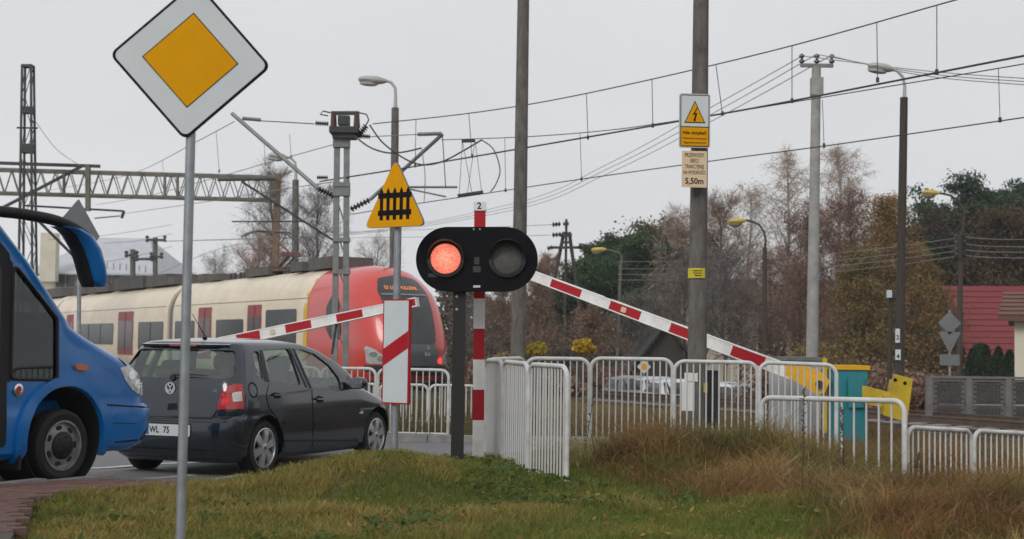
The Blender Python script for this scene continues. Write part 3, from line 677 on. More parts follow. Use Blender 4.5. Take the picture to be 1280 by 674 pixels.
a = at(110, 207, PD); b = at(110, 264, PD); MB().bar(a, b, .2, .2).build('drop_post', OLIVE, portal, None, True)
MB().bar(at(-30, 203, PD), at(125, 208, PD), .14, .14).build('support_tube', STEEL_D, portal, None, True)
MB().bar(at(-20, 272, PD), at(104, 207, PD), .12, .12).build('bracket_tube', STEEL_D, portal, None, True)
for p, q, r in (((30, 257), (155, 264), .05), ((155, 264), (152, 273), .07), ((118, 273), (150, 270), .03), ((46, 274), (100, 328), .07)): MB().tube([at(*p, PD), at(*q, PD)], r, 6).build('registration_arm', STEEL_D, portal, None, True)
for p, q, r in (((272, 225), (345, 224), .07), ((302, 227), (416, 300), .06), ((290, 277), (380, 277), .035)): MB().tube([at(*p, PD-.6), at(*q, PD-.6)], r, 6).build('bracket_tube', STEEL_D, portal, None, True)
a = at(-40, 225, PD); MB().bar(V(a.x, PD+.45, 0), V(a.x, PD+.45, a.z), .34, .26).build('post', RUSTY, portal, None, True)
# --- lattice tower
LD = 62.0
tc = at(34, 480, LD); tow = thing('lattice_tower', 'tall dark lattice steel tower rising above the portal girder', 'tower', V(tc.x, LD, 0))
ztop = at(35, 82, LD).z; xt = at(35, 82, LD).x
def tl(z, sx, sy):
    k = z/ztop; w = .34*(1-k)+.19*k; return V(tc.x*(1-k)+xt*k+sx*w, LD+sy*w, z)
for sx in (-1, 1):
    for sy in (-1, 1): MB().bar(tl(0, sx, sy), tl(ztop, sx, sy), .085, .085).build('leg', STEEL_D, tow, None, True)
nl = 10
for i in range(nl):
    z0 = ztop*i/nl; z1 = ztop*(i+1)/nl; s = 1 if i % 2 else -1
    for sy in (-1, 1): MB().bar(tl(z0, -s, sy), tl(z1, s, sy), .03, .025).build('brace', STEEL_D, tow, None, True)
    for sx in (-1, 1): MB().bar(tl(z0, sx, -s), tl(z1, sx, s), .03, .025).build('brace', STEEL_D, tow, None, True)
for v, h in ((83, .12), (138, .28), (186, .38), (271, .15)):
    a = at(34, v, LD); k = a.z/ztop; w = (.34*(1-k)+.19*k)*2+.06; MB().box((tc.x*(1-k)+xt*k, LD, a.z), (w, w, h)).build('tie_plate', STEEL_D, tow, None, True)
a = at(34, 160, LD); MB().bar(a+V(-.45, 0, 0), a+V(.45, 0, 0), .07, .07).build('crossbar', STEEL_D, tow, None, True)
wire('anchor_wire', [(43, 150, LD), (70, 186, LD), (100, 207, LD)], 'anchor wire from the lattice tower down to the girder', .014, WIRE_G)
# ================================================================== VEHICLES
from mathutils.bvhtree import BVHTree
def vring(L, z, k=8, ns=10):
    """closed plan outline of a vehicle body at height z; L = table rows (z,xr,xf,w,rxr,ryr,rxf,ryf)"""
    c = [float(np.interp(z, [r[0] for r in L], [r[i] for r in L])) for i in range(1, 8)]
    xr, xf, w, rxr, ryr, rxf, ryf = c
    rxr = min(rxr, (xf-xr)*.4); rxf = min(rxf, (xf-xr)*.5); ryr = min(ryr, w*.9); ryf = min(ryf, w*.95)
    H = []
    for i in range(4): H.append((xr+.02*0, -(w-ryr)*i/4))
    for i in range(k+1):
        a = math.pi/2*i/k; H.append((xr+rxr-rxr*math.cos(a), -(w-ryr)-ryr*math.sin(a)))
    for i in range(1, ns): H.append((xr+rxr+(xf-rxf-xr-rxr)*i/ns, -w))
    for i in range(k+1):
        a = math.pi/2*i/k; H.append((xf-rxf+rxf*math.sin(a), -(w-ryf)-ryf*math.cos(a)))
    for i in range(1, 4): H.append((xf, -(w-ryf)*(1-i/4)))
    H.append((xf, 0))
    full = H+[(x, -y) for x, y in H[-2:0:-1]]
    return [V(x, y, z) for x, y in full]
def vloft(L, zs): return MB().loft([vring(L, z) for z in zs])
class Surf:
    """ray casting of picture points on a body so that fittings follow its curved surface"""
    def __init__(s, mb, loc, rotz, k=1):
        s.bvh = BVHTree.FromPolygons([Vector(p) for p in mb.v], mb.f); s.M = Matrix.Translation(loc) @ Matrix.Rotation(rotz, 4, 'Z') @ Matrix.Scale(k, 4); s.I = s.M.inverted()
    def hit(s, u, v):
        o = s.I @ CAM; d = (s.I.to_3x3() @ ray(u, v)).normalized(); p, n, i, t = s.bvh.ray_cast(o, d)
        if p is None:
            k = (-.74-o.y)/d.y; p, n, i, t = s.bvh.find_nearest(o+d*k)
        if n.dot(d) > 0: n = -n
        return p, n
    def fn(s):
        def f(a, b, off):
            p, n = s.hit(a, b); return p+n*off
        return f
    def patch(s, poly, off=.004, thick=.02, step=6): return patch(poly, s.fn(), step, off, thick)
def mirror(mb):
    q = MB(); q.v = [(p[0], -p[1], p[2]) for p in mb.v]; q.f = [f[::-1] for f in mb.f]; q.m = list(mb.m); return q
def zz(px, s, u0, v0): return [(u0+a/s, v0+b/s) for a, b in px]

# ------------------------------------------------------------------ dark hatchback
PAINT = mat('car_dark_blue', (.016, .024, .036), .2, .45, .12, 2, coat=1.0)
GLASS = glass_mat('car_glass', (.80, .87, .84), .02, 1.45, .05)
TRIM = mat('black_trim', (.012, .012, .013), .5, 0, .2, 10)
ALLOY = mat('alloy_silver', (.50, .51, .52), .28, .75, .1, 8)
CHROME = mat('chrome', (.72, .73, .74), .12, 1.0, .05, 5)
INTER = mat('car_interior', (.035, .036, .038), .85, 0, .2, 6)
TLRED = mat('tail_light_red', (.42, .012, .015), .15, 0, .12, 12, coat=1)
TLCLR = mat('tail_light_clear', (.62, .58, .58), .15, 0, .15, 14, coat=1)
cyaw = math.radians(90-23); h_ = V(math.sin(math.radians(23)), math.cos(math.radians(23)), 0); l_ = V(-h_.y, h_.x, 0)
CK = 1.05; rrp = at(329, 560, 16.0); corg = rrp+l_*.78*CK; corg.z = rrp.z-.295*CK
CL = [(.16, -.50, 3.03, .72, .25, .25, .5, .5), (.24, -.62, 3.16, .80, .28, .25, .6, .55), (.36, -.67, 3.22, .822, .28, .25, .65, .6), (.56, -.67, 3.22, .825, .28, .24, .65, .6), (.615, -.655, 3.20, .825, .27, .23, .65, .6), (.645, -.60, 3.17, .823, .24, .22, .65, .6), (.70, -.595, 3.08, .825, .24, .2, .64, .6), (.75, -.59, 2.93, .823, .23, .2, .6, .6), (.82, -.58, 2.64, .818, .23, .2, .52, .62), (.88, -.572, 2.36, .812, .22, .18, .45, .6), (.93, -.56, 2.24, .80, .22, .18, .36, .55), (.98, -.545, 2.16, .785, .2, .18, .30, .48), (1.06, -.50, 2.04, .755, .2, .18, .24, .42), (1.18, -.435, 1.80, .712, .19, .17, .22, .40), (1.30, -.36, 1.50, .665, .18, .16, .22, .40), (1.36, -.325, 1.30, .632, .18, .16, .24, .40), (1.385, -.315, 1.19, .612, .18, .16, .26, .42), (1.402, -.285, 1.08, .585, .2, .2, .3, .42), (1.422, -.15, .93, .51, .25, .25, .3, .4), (1.438, .05, .76, .39, .2, .3, .25, .3), (1.447, .25, .6, .2, .1, .15, .1, .15)]
CZ = [.16, .20, .24, .30, .36, .46, .56, .59, .615, .63, .645, .67, .70, .725, .75, .785, .82, .85, .88, .905, .93, .955, .98, 1.04, 1.10, 1.175, 1.25, 1.30, 1.34, 1.362, 1.38, 1.392, 1.402, 1.412, 1.422, 1.431, 1.438, 1.447]
carbody = vloft(CL, CZ); CS = Surf(carbody, corg, cyaw, CK)
hatch = thing('hatchback_car', 'dark blue five door hatchback waiting ahead of the blue bus', 'car', corg, cyaw); hatch.scale = (CK,)*3
me = carbody.mesh('body', PAINT)
inner = [(max(z, .30), a+.05, min(b-.05, 2.0), w-.035, c, d, e, f_) for (z, a, b, w, c, d, e, f_) in CL if z >= .28]
inz = [z for z in CZ if .40 <= z <= 1.38]
s3 = 3.545
WPX = {'front': zz([(238, 96), (272, 95), (330, 116), (395, 166), (437, 220), (452, 272), (390, 268), (318, 260)], s3, 300, 410),
       'rear': zz([(99, 95), (213, 91), (272, 254), (131, 240)], s3, 300, 410),
       'quarter': zz([(54, 106), (82, 101), (106, 230), (78, 222)], s3, 300, 410)}
def loc_xz(P): return [(CS.hit(u, v)[0].x, CS.hit(u, v)[0].z) for u, v in P]
XZ = basis((0, 0, 0), (1, 0, 0), (0, 0, 1))        # maps (x,z) prism along -y
for k, P in WPX.items(): me = boolean(me, MB().prism(rpoly(loc_xz(P), .04), -1.2, 1.2, XZ).mesh('c', PAINT))
# rear window and windscreen openings
rp = [CS.hit(*p)[0] for p in zz([(548, 100), (546, 226)], s3, 140, 410)]
ry0, rz0, ry1, rz1 = abs(rp[0].y), rp[0].z, abs(rp[1].y), rp[1].z
RW = [(-ry1, rz1), (ry1, rz1), (ry0, rz0), (-ry0, rz0)]
YZ = basis((0, 0, 0), (0, 1, 0), (0, 0, 1))
me = boolean(me, MB().prism(rpoly(RW, .06), -1.0, -.12, YZ).mesh('c', PAINT))
WS = [(-.62, .99), (.62, .99), (.52, 1.33), (-.52, 1.33)]
me = boolean(me, MB().prism(rpoly(WS, .08), 1.05, 2.3, YZ).mesh('c', PAINT))
me = boolean(me, vloft(inner, inz).mesh('c', INTER))
for x in (0, 2.46):
    for s in (-1, 1):
        q = MB().lathe([(0, -.20), (.345, -.20), (.345, .20), (0, .20)], basis((x, s*.80, .30), (1, 0, 0), (0, 0, 1)), 40); me = boolean(me, q.mesh('c', DARK))
me.polygons.foreach_set('use_smooth', [True]*len(me.polygons)); me.set_sharp_from_angle(angle=math.radians(28))
cb = link('body', me, hatch)
# glass
def grow(P, k):
    cx = sum(p[0] for p in P)/len(P); cy = sum(p[1] for p in P)/len(P); return [(cx+(a-cx)*k, cy+(b-cy)*k) for a, b in P]
for k, P in WPX.items():
    q = CS.patch(grow(P, 1.06), -.014, .005, 8); q.build('side_window', GLASS, hatch); mirror(q).build('side_window', GLASS, hatch)
def loft_x(L, y, z, rear=True):
    R = vring(L, z); xs = []
    for i in range(len(R)):
        a, b = R[i], R[(i+1) % len(R)]
        if (a.y-y)*(b.y-y) <= 0 and abs(a.y-b.y) > 1e-9: xs.append(a.x+(b.x-a.x)*(y-a.y)/(b.y-a.y))
    return (min(xs) if rear else max(xs)) if xs else R[0].x
patch(grow(RW, 1.05), lambda a, b, o: V(loft_x(CL, a, b)+.014-o, a, b), .1, 0, .005).build('rear_window', GLASS, hatch)
patch(grow(WS, 1.05), lambda a, b, o: V(loft_x(CL, a, b, False)-.014+o, a, b), .1, 0, .005).build('windscreen', GLASS, hatch)
# doors as slightly proud panels
DOORS = (('door', zz([(318, 270), (462, 280), (518, 285), (530, 345), (534, 420), (528, 500), (520, 530), (322, 545), (324, 400)], s3, 300, 410)),
         ('door', zz([(128, 248), (268, 262), (310, 268), (318, 400), (316, 545), (200, 548), (190, 470), (165, 400), (128, 352), (115, 300)], s3, 300, 410)))
drs = []
for nm, P in DOORS:
    q = CS.patch(rpoly(P, 3), .007, .02, 7); drs.append(q.build(nm, PAINT, hatch, 30)); mirror(q).build(nm, PAINT, hatch, 30)
SEAM = mat('panel_seam', (.003, .003, .004), .9)
CS.patch(zz([(232, 92), (240, 92), (318, 268), (310, 268)], s3, 300, 410), .006, .012, 8).build('pillar_trim', TRIM, hatch)
CS.patch(zz([(215, 90), (222, 90), (300, 268), (290, 262)], s3, 300, 410), .005, .012, 8).build('pillar_trim', TRIM, hatch)
CS.patch(zz([(86, 100), (97, 98), (130, 240), (110, 236)], s3, 300, 410), .005, .012, 8).build('pillar_trim', TRIM, hatch)
for P, d in ((zz([(190, 415), (318, 421), (318, 432), (190, 426)], s3, 300, 410), drs[1]), (zz([(326, 421), (505, 428), (505, 438), (326, 432)], s3, 300, 410), drs[0])): CS.patch(P, .02, .02, 9).build('moulding', PAINT, d)
for P, d in ((zz([(138, 292), (150, 286), (172, 290), (182, 300), (172, 312), (152, 312)], s3, 300, 410), drs[1]), (zz([(330, 312), (345, 300), (362, 306), (371, 318), (360, 330), (342, 332)], s3, 300, 410), drs[0])):
    CS.patch(P, .012, .01, 9).build('handle_recess', SEAM, d)
    c = (sum(p[0] for p in P)/6, sum(p[1] for p in P)/6); CS.patch([(c[0]-6, c[1]-1.5), (c[0]+6, c[1]-.8), (c[0]+6, c[1]+1.2), (c[0]-6, c[1]+.8)], .04, .02, 9).build('handle', PAINT, d)
CS.patch(zz([(195, 494), (520, 494), (520, 504), (195, 504)], s3, 300, 410), .012, .02, 9).build('sill_strip', TRIM, hatch)
CS.patch([(448, 516), (452, 513.5), (453.5, 515), (452.5, 517.5), (449, 517)], .012, .01, 3).build('side_indicator', TLCLR, hatch)
q = MB().lathe([(.0, .0), (.085, 0), (.085, .004), (0, .004)], Matrix.Identity(4), 20)
p, n = CS.hit(300+58/s3, 410+275/s3); x_, y_, d_ = frame_of(n)
MB().lathe([(.07, .002), (.082, .004), (.085, .001)], basis(p, x_, y_), 24).build('fuel_flap', SEAM, hatch)
# tail light, wrapped round the corner
P = zz([(508, 262), (540, 250), (574, 248), (581, 300), (582, 358), (470, 362), (474, 325), (488, 286)], s3, 140, 410)
q = CS.patch(rpoly(P, 2), .012, .03, 4); tl_ = q.build('tail_light', TLRED, hatch, 30); mirror(q).build('tail_light', TLRED, hatch, 30)
CS.patch(rpoly(zz([(530, 290), (570, 282), (575, 325), (535, 328)], s3, 140, 410), 1.5), .017, .01, 4).build('reverse_lens', TLCLR, tl_)
for (a, b), r, m in (((527, 276), 4.0, mat('lamp_ring', (.30, .10, .09), .2, .3)), ((508, 322), 4.6, mat('brake_lamp', (.75, .03, .025), .2))):
    u, v = 140+a/s3, 410+b/s3; CS.patch([(u+r*.82*math.cos(k*.524), v+r*math.sin(k*.524)) for k in range(12)], .019, .01, 4).build('lamp', m, tl_)
# badge
BD = CHROME
p, n = CS.hit(140+272/s3, 410+267/s3); p = V(loft_x(CL, 0, p.z)-.004, 0, p.z); Mb = basis(p, (0, -1, 0), (0, 0, 1)); Mb = Mb @ Matrix.Diagonal((1, 1, 1, 1))
bd = MB(); bd.lathe([(.050, 0), (.060, 0), (.060, .012), (.050, .012)], Mb, 32, close=True)
for a, b in (((-.030, .045), (0, .006)), ((.030, .045), (0, .006)), ((-.050, .020), (-.021, -.046)), ((-.021, -.046), (0, -.004)), ((0, -.004), (.021, -.046)), ((.021, -.046), (.050, .020))):
    bd.bar(Mb @ V(*a, .006), Mb @ V(*b, .006), .010, .010)
bd.build('badge', mat('badge_silver', (.55, .56, .57), .35, .2), hatch, 30)
p, n = CS.hit(140+456/s3, 410+278/s3); Mt = basis(p+n*.004, (0, -1, 0), (0, 0, 1)); put('badge_text', text_mesh('1.2', .04, CHROME, True, 1.1), Mt, hatch)
# number plate
p = CS.hit(140+300/s3, 410+452/s3)[0]; px_ = loft_x(CL, 0, p.z)-.012
Mp = basis(V(px_, -.055, p.z-.005), (0, -1, 0), (0, 0, 1))
pl = MB().prism(rrect(.56, .118, .01, 3), -.02, .002, Mp).build('number_plate', SIGNW, hatch)
MB().prism(rrect(.045, .10, .004, 2), .0022, .0032, Mp @ Matrix.Translation((-.252, 0, 0))).build('country_band', mat('eu_blue', (.02, .08, .35), .5), pl)
for t_, xx in (('WL', -.16), ('75', -.01), ('0', .235)): put('characters', text_mesh(t_, .092, BLACK, True, .82, .001, spacing=1.05), Mp @ Matrix.Translation((xx, -.001, .003)), pl)
MB().prism(rrect(.56, .15, .02, 3), -.02, -.004, Mp).build('plate_holder', TRIM, hatch)
# rear wiper, spoiler edge, high brake light, bumper strips, antenna, mirror
zz_ = rz1+.03
MB().tube([V(loft_x(CL, 0, zz_)-.03, 0, zz_), V(loft_x(CL, -.2, zz_+.01)-.03, -.2, zz_+.008), V(loft_x(CL, -.42, zz_+.0)-.025, -.42, zz_+.0)], [.016, .012, .008], 6).build('rear_wiper', TRIM, hatch)
MB().lathe([(0, 0), (.035, 0), (.03, .03), (0, .03)], basis(V(loft_x(CL, 0, zz_-.03)-.0, 0, zz_-.03), (0, -1, 0), (0, 0, 1)), 14).build('wiper_cap', TRIM, hatch)
sp = MB(); zt = rz0+.045
sp.loft([[V(loft_x(CL, y, 1.375)+.10, y, 1.402), V(loft_x(CL, y, 1.375)-.05, y, 1.374), V(loft_x(CL, y, 1.375)-.04, y, 1.352), V(loft_x(CL, y, 1.35)+.06, y, 1.348)] for y in (-.55, -.4, -.2, 0, .2, .4, .55)])
sp.build('spoiler', PAINT, hatch, 50)
MB().box((loft_x(CL, 0, 1.375)-.046, 0, 1.362), (.012, .34, .014)).build('high_brake_light', TLRED, hatch)
p = V(.02, 0, 1.437); MB().tube([p, p+V(.015, 0, .03)], [.03, .014], 8).build('antenna_base', TRIM, hatch); MB().tube([p+V(.01, 0, .02), p+V(-.24, .0, .26)], [.006, .003], 5).build('antenna', TRIM, hatch)
q = patch([(-.80, .585), (.80, .585), (.80, .60), (-.80, .60)], lambda a, b, o: V(loft_x(CL, a, b)-o, a, b), .1, .012, .03); q.build('bumper_strip', TRIM, hatch)
patch([(-.60, .20), (.60, .20), (.62, .30), (-.62, .30)], lambda a, b, o: V(loft_x(CL, a, b)-o, a, b), .1, .006, .02).build('bumper_insert', TRIM, hatch)
CS.patch(zz([(250, 335), (288, 333), (290, 362), (245, 364)], s3, 140, 410), .004, .01, 4).build('hatch_handle', SEAM, hatch)
P = zz([(158, 392), (440, 398), (462, 366), (468, 366), (446, 406), (158, 400)], s3, 140, 410); CS.patch(P, .003, .01, 5).build('hatch_seam', SEAM, hatch)
mpos = CS.hit(300+492/s3, 410+262/s3)[0]
for s in (-1, 1):
    mm = MB(); c = V(mpos.x-.02, s*.93, .945)
    mm.lathe([(0, -.075), (.055, -.07), (.085, -.045), (.09, 0), (.07, .05), (.03, .08), (0, .085)], Matrix.Translation(c) @ Matrix.Rotation(math.radians(90), 4, 'Y') @ Matrix.Diagonal((.78, 1.25, 1, 1)), 18)
    mo = mm.build('door_mirror', PAINT, hatch, 60); MB().box((c.x, s*.84, .90), (.07, .12, .05)).build('mirror_arm', TRIM, mo)
    MB().prism(rrect(.16, .11, .04, 4), 0, .004, basis(V(c.x-.078, c.y, c.z), (0, -1, 0), (0, 0, 1))).build('mirror_glass', CHROME, mo)
for s in (-1, 1):
    P = rpoly([(s*.40, .62), (s*.74, .66), (s*.70, .74), (s*.40, .70)], .03)
    patch(P, lambda a, b, o: V(loft_x(CL, a, b, False)+o, a, b), .06, .008, .02).build('headlight', LENS, hatch)
# cabin
def seat(x, y, w, nm):
    q = MB(); q.box((x, y, .52), (.5, w, .18)); q.box((x-.30, y, .80), (.14, w, .55), Matrix.Rotation(math.radians(-14), 3, 'Y')); so_ = q.build(nm, INTER, hatch)
    return so_
for y in (-.36, .36):
    s_ = seat(1.35, y, .48, 'seat'); MB().prism(rrect(.25, .17, .06, 4), -.05, .05, basis((.94, y, 1.17), (0, 1, 0), (0, 0, 1))).build('headrest', INTER, s_)
s_ = seat(.42, 0, 1.2, 'rear_bench')
for y in (-.38, .38): MB().prism(rrect(.26, .16, .06, 4), -.05, .05, basis((.0, y, 1.12), (0, 1, 0), (0, 0, 1))).build('headrest', INTER, s_)
MB().box((1.90, 0, .78), (.3, 1.3, .26)).build('dashboard', INTER, hatch)
MB().lathe([(.17, -.012), (.185, 0), (.17, .012), (.155, 0)], Matrix.Translation((1.62, .36, .90)) @ Matrix.Rotation(math.radians(65), 4, 'Y'), 24, close=True).build('steering_wheel', TRIM, hatch)
MB().box((-.1, 0, .86), (.6, 1.2, .02)).build('parcel_shelf', INTER, hatch)
MB().box((1.3, 0, .22), (3.4, 1.15, .12)).build('floor_pan', DARK, hatch)
def wheel(x, s, par):
    yo = s*.80; M0 = basis((x, yo, .295), (1, 0, 0), (0, 0, 1)) if s < 0 else basis((x, yo, .295), (-1, 0, 0), (0, 0, 1))   # +z of M0 points outwards
    w = MB(); w.lathe([(.20, -.18), (.27, -.185), (.290, -.16), (.295, -.10), (.290, -.03), (.27, -.005), (.235, .0), (.205, -.008)], M0, 40); ty = w.build('wheel', DARK, par, 40)
    r = MB(); r.lathe([(.205, -.004), (.212, .0), (.200, .004), (.19, -.02), (.185, -.12)], M0, 40); rim = r.build('rim', ALLOY, ty, 40)
    MB().lathe([(0, -.11), (.186, -.11)], M0, 24).build('brake_disc', STEEL_D, ty)
    for k in range(6):
        a = 2*math.pi*k/6+.3; R = M0 @ Matrix.Rotation(a, 4, 'Z')
        q = MB(); q.loft([[R @ V(.03, -.036, -.028), R @ V(.03, .036, -.028), R @ V(.03, .030, .0), R @ V(.03, -.030, .0)], [R @ V(.11, -.040, -.03), R @ V(.11, .040, -.03), R @ V(.11, .034, .002), R @ V(.11, -.034, .002)], [R @ V(.196, -.054, -.035), R @ V(.196, .054, -.035), R @ V(.196, .05, -.006), R @ V(.196, -.05, -.006)]])
        q.build('spoke', ALLOY, ty, 30)
    MB().lathe([(0, .006), (.024, .006), (.055, -.001), (.06, -.03)], M0, 20).build('hub_cap', ALLOY, ty, 30)
    MB().lathe([(0, .008), (.018, .008), (.02, .002)], M0, 14).build('hub_badge', TRIM, ty)
    return ty
for x in (0, 2.46):
    for s in (-1, 1): wheel(x, s, hatch)

# ------------------------------------------------------------------ blue minibus
BBLUE = mat('bus_blue', (.001, .135, .43), .26, 0, .08, 1.5, spec=.35, coat=.7)
BBLK = mat('bus_black', (.010, .010, .012), .45, 0, .2, 3, spec=.3)
BGLASS = mat('bus_dark_glass', (.008, .009, .010), .06, 0, .4, 1.2, spec=.35)
byaw = math.radians(90-27); bh = V(math.sin(math.radians(27)), math.cos(math.radians(27)), 0); bl = V(-bh.y, bh.x, 0)
BK = .93; bw = at(79, 557, 12.4); borg = bw+bl*.97*BK; borg.z = bw.z-.335*BK
BL = [(.24, -5.2, 1.22, .90, .2, .2, .4, .42), (.30, -5.2, 1.34, .97, .2, .2, .42, .45), (.45, -5.2, 1.43, .985, .2, .2, .44, .5), (.62, -5.2, 1.45, .985, .2, .2, .45, .5), (.66, -5.2, 1.42, .98, .2, .2, .45, .5), (.69, -5.2, 1.36, .975, .2, .2, .45, .5), (.85, -5.2, 1.35, .975, .2, .2, .46, .5), (.98, -5.2, 1.30, .972, .2, .2, .48, .52), (1.08, -5.2, 1.17, .97, .2, .2, .5, .56), (1.20, -5.2, .86, .968, .2, .2, .46, .6), (1.32, -5.2, .52, .965, .2, .2, .36, .6), (1.42, -5.2, .25, .962, .2, .2, .26, .5), (1.50, -5.2, .15, .96, .2, .2, .2, .42), (2.0, -5.2, -.34, .955, .2, .2, .18, .36), (2.35, -5.2, -.70, .94, .2, .2, .2, .36), (2.6, -5.2, -1.0, .90, .2, .2, .26, .42), (2.72, -5.15, -1.3, .80, .2, .2, .3, .45), (2.76, -5.0, -1.7, .6, .2, .2, .3, .4)]
BZ = [.24, .30, .38, .45, .54, .62, .64, .66, .675, .69, .77, .85, .92, .98, 1.03, 1.08, 1.14, 1.20, 1.26, 1.32, 1.37, 1.42, 1.46, 1.50, 1.75, 2.0, 2.2, 2.35, 2.5, 2.6, 2.67, 2.72, 2.76]
busbody = vloft(BL, BZ); BS = Surf(busbody, borg, byaw, BK)
bus = thing('minibus', 'bright blue minibus with drooping blue mirrors waiting behind the dark hatchback', 'bus', borg, byaw); bus.scale = (BK,)*3
me = busbody.mesh('body', BBLUE)
CABW = rpoly([(-.665, .955), (-.105, .94), (-.115, 1.50), (-.66, 1.985)], .05); BWS = rpoly([(-.80, 1.56), (.80, 1.56), (.72, 2.28), (-.72, 2.28)], .1)
me = boolean(me, MB().prism(CABW, -1.3, 1.3, XZ).mesh('c', BBLK)); me = boolean(me, MB().prism(BWS, -1.2, .6, YZ).mesh('c', BBLK))
cav = [(z, -1.9, b-.08, w-.04, c, d, e, f_) for (z, a, b, w, c, d, e, f_) in BL if .6 <= z <= 2.61]; cav = [(r[0], r[1], min(r[2], .45), *r[3:]) for r in cav]
me = boolean(me, vloft(cav, [.72, .85, .98, 1.1, 1.2, 1.32, 1.42, 1.5, 1.75, 2.0, 2.2, 2.35, 2.55]).mesh('c', BBLK))
for x in (0, -3.6):
    for s in (-1, 1): me = boolean(me, MB().lathe([(0, -.36), (.475, -.36), (.475, .36), (0, .36)], basis((x, s*.90, .40), (1, 0, 0), (0, 0, 1)), 48).mesh('c', DARK))
me.polygons.foreach_set('use_smooth', [True]*len(me.polygons)); me.set_sharp_from_angle(angle=math.radians(30)); bbody = link('body', me, bus)
for x in (0, -3.6):
    for sgn in (-1, 1): MB().lathe([(.473, -.42), (.473, .015), (.467, .015), (.467, -.42)], basis((x, sgn*.955, .40), (-sgn, 0, 0) if sgn > 0 else (1, 0, 0), (0, 0, 1)), 40, close=True).build('wheel_liner', DARK, bus, 40)
bside = lambda a, b, o: V(a, -(float(np.interp(b, [r[0] for r in BL], [r[3] for r in BL]))+o), b)
def bp(poly, m, nm, off=.006, th=.02, step=.25, both=True, par=None):
    q = patch(poly, bside, step, off, th); o = q.build(nm, m, par or bus, 30)
    if both: mirror(q).build(nm, m, bus, 30)
    return o
# flared wheel arch
arch = [(.485*math.cos(math.radians(a)), .40+.485*math.sin(math.radians(a))) for a in range(-20, 201, 10)]
outa = [(.60*math.cos(math.radians(a)), .40+.57*math.sin(math.radians(a))) for a in range(200, -21, -10)]
for cx in (0, -3.6): bp([(x+cx, z) for x, z in arch+outa], BBLUE, 'wheel_arch', .035, .06, .12)
BCLEAR = glass_mat('bus_tinted_glass', (.42, .46, .46), .02, 1.45, .03)
wn = bp(grow(CABW, 1.02), BCLEAR, 'cab_window', -.012, .005)
for s_ in (-1, 1): MB().tube([bside(a_, b_, .004) if s_ < 0 else V(a_, -bside(a_, b_, .004).y, b_) for a_, b_ in CABW+CABW[:1]], .016, 6).build('window_seal', BBLK, bus, 50)
bp([(-.715, .93), (-.668, .93), (-.665, 1.98), (-.715, 2.03)], BBLK, 'door_pillar', .006)
# black pillar band above the window and the door
bp([(-1.9, 2.0), (-.70, 2.0), (-.70, 2.06), (-.93, 2.27), (-1.9, 2.3)], BBLK, 'window_band', .003)
dr = bp(rpoly([(-1.62, .36), (-.715, .36), (-.715, 1.98), (-.86, 2.18), (-1.62, 2.22)], .05), BBLK, 'door', .012)
bp(rpoly([(-1.55, .95), (-.80, .95), (-.80, 1.9), (-.9, 2.08), (-1.55, 2.1)], .05), BGLASS, 'door_window', .018, .02, .25, False, dr)
for i in range(3): bp(rpoly([(-2.75-i*1.1, 1.15), (-1.75-i*1.1, 1.15), (-1.75-i*1.1, 2.2), (-2.75-i*1.1, 2.2)], .08), BGLASS, 'passenger_window', .008)
patch(grow(BWS, 1.03), lambda a, b, o: V(loft_x(BL, a, b, False)+o, a, b), .15, -.012, .005).build('windscreen', BCLEAR, bus, 30)
MB().box((.10, 0, 1.12), (.5, 1.7, .34)).build('dashboard', INTER, bus)
for y_ in (-.5, .5):
    q = MB(); q.box((-.85, y_, .98), (.5, .5, .18)); st_ = q.build('seat', INTER, bus); MB().box((-1.12, y_, 1.38), (.14, .5, .75), Matrix.Rotation(math.radians(-10), 3, 'Y')).build('seat_back', INTER, st_); MB().prism(rrect(.26, .2, .06, 4), -.05, .05, basis((-1.2, y_, 1.84), (0, 1, 0), (0, 0, 1))).build('headrest', INTER, st_)
MB().lathe([(.20, -.014), (.218, 0), (.20, .014), (.182, 0)], Matrix.Translation((-.30, .5, 1.30)) @ Matrix.Rotation(math.radians(40), 4, 'Y'), 24, close=True).build('steering_wheel', TRIM, bus)
HLM = mat('headlight_glass', (.50, .52, .53), .08, .1, .4, 16, spec=.9, coat=1)
P = zz([(530, 106), (562, 98), (592, 118), (620, 150), (640, 195), (646, 236), (618, 226), (585, 205), (556, 165)], s3, 0, 430)
q = BS.patch(rpoly(P, 2), .008, .03, 4); hl = q.build('headlight', HLM, bus, 30); mirror(q).build('headlight', HLM, bus, 30)
for (a, b), r in (((580, 140), 5.5), ((608, 180), 6.5)):
    u, v = a/s3, 430+b/s3; BS.patch([(u+r*.7*math.cos(k*.524), v+r*math.sin(k*.524)) for k in range(12)], .014, .01, 4).build('lamp', CHROME, hl)
BS.patch(rpoly(zz([(325, 95), (345, 87), (378, 92), (382, 110), (370, 120), (330, 114)], s3, 0, 430), 1.5), .03, .04, 4).build('indicator', mat('indicator_orange', (.45, .09, .015), .2, 0, .2, 10, coat=1), bus, 30)
p = V(-.585, -.978, .86); mk = MB().lathe([(.05, 0), (.055, .018), (.034, .02), (.03, .01)], basis(p, (1, 0, 0), (0, 0, 1)), 24).build('marker_lamp', CHROME, bus, 30)
MB().lathe([(0, .016), (.03, .016), (.032, .0)], basis(p, (1, 0, 0), (0, 0, 1)), 20).build('lens', TLRED, mk)
bs_ = BS.patch(zz([(466, 266), (655, 278), (655, 284), (466, 273)], s3, 0, 430), .004, .01, 6); bs_.build('bumper_seam', SEAM, bus)
BS.patch([(86, 404), (100, 413.5), (128, 430), (148, 446), (160, 459), (158.5, 459.5), (147, 447.3), (127, 431.4), (99, 415), (85, 405.4)], .004, .01, 6).build('bonnet_seam', SEAM, bus)
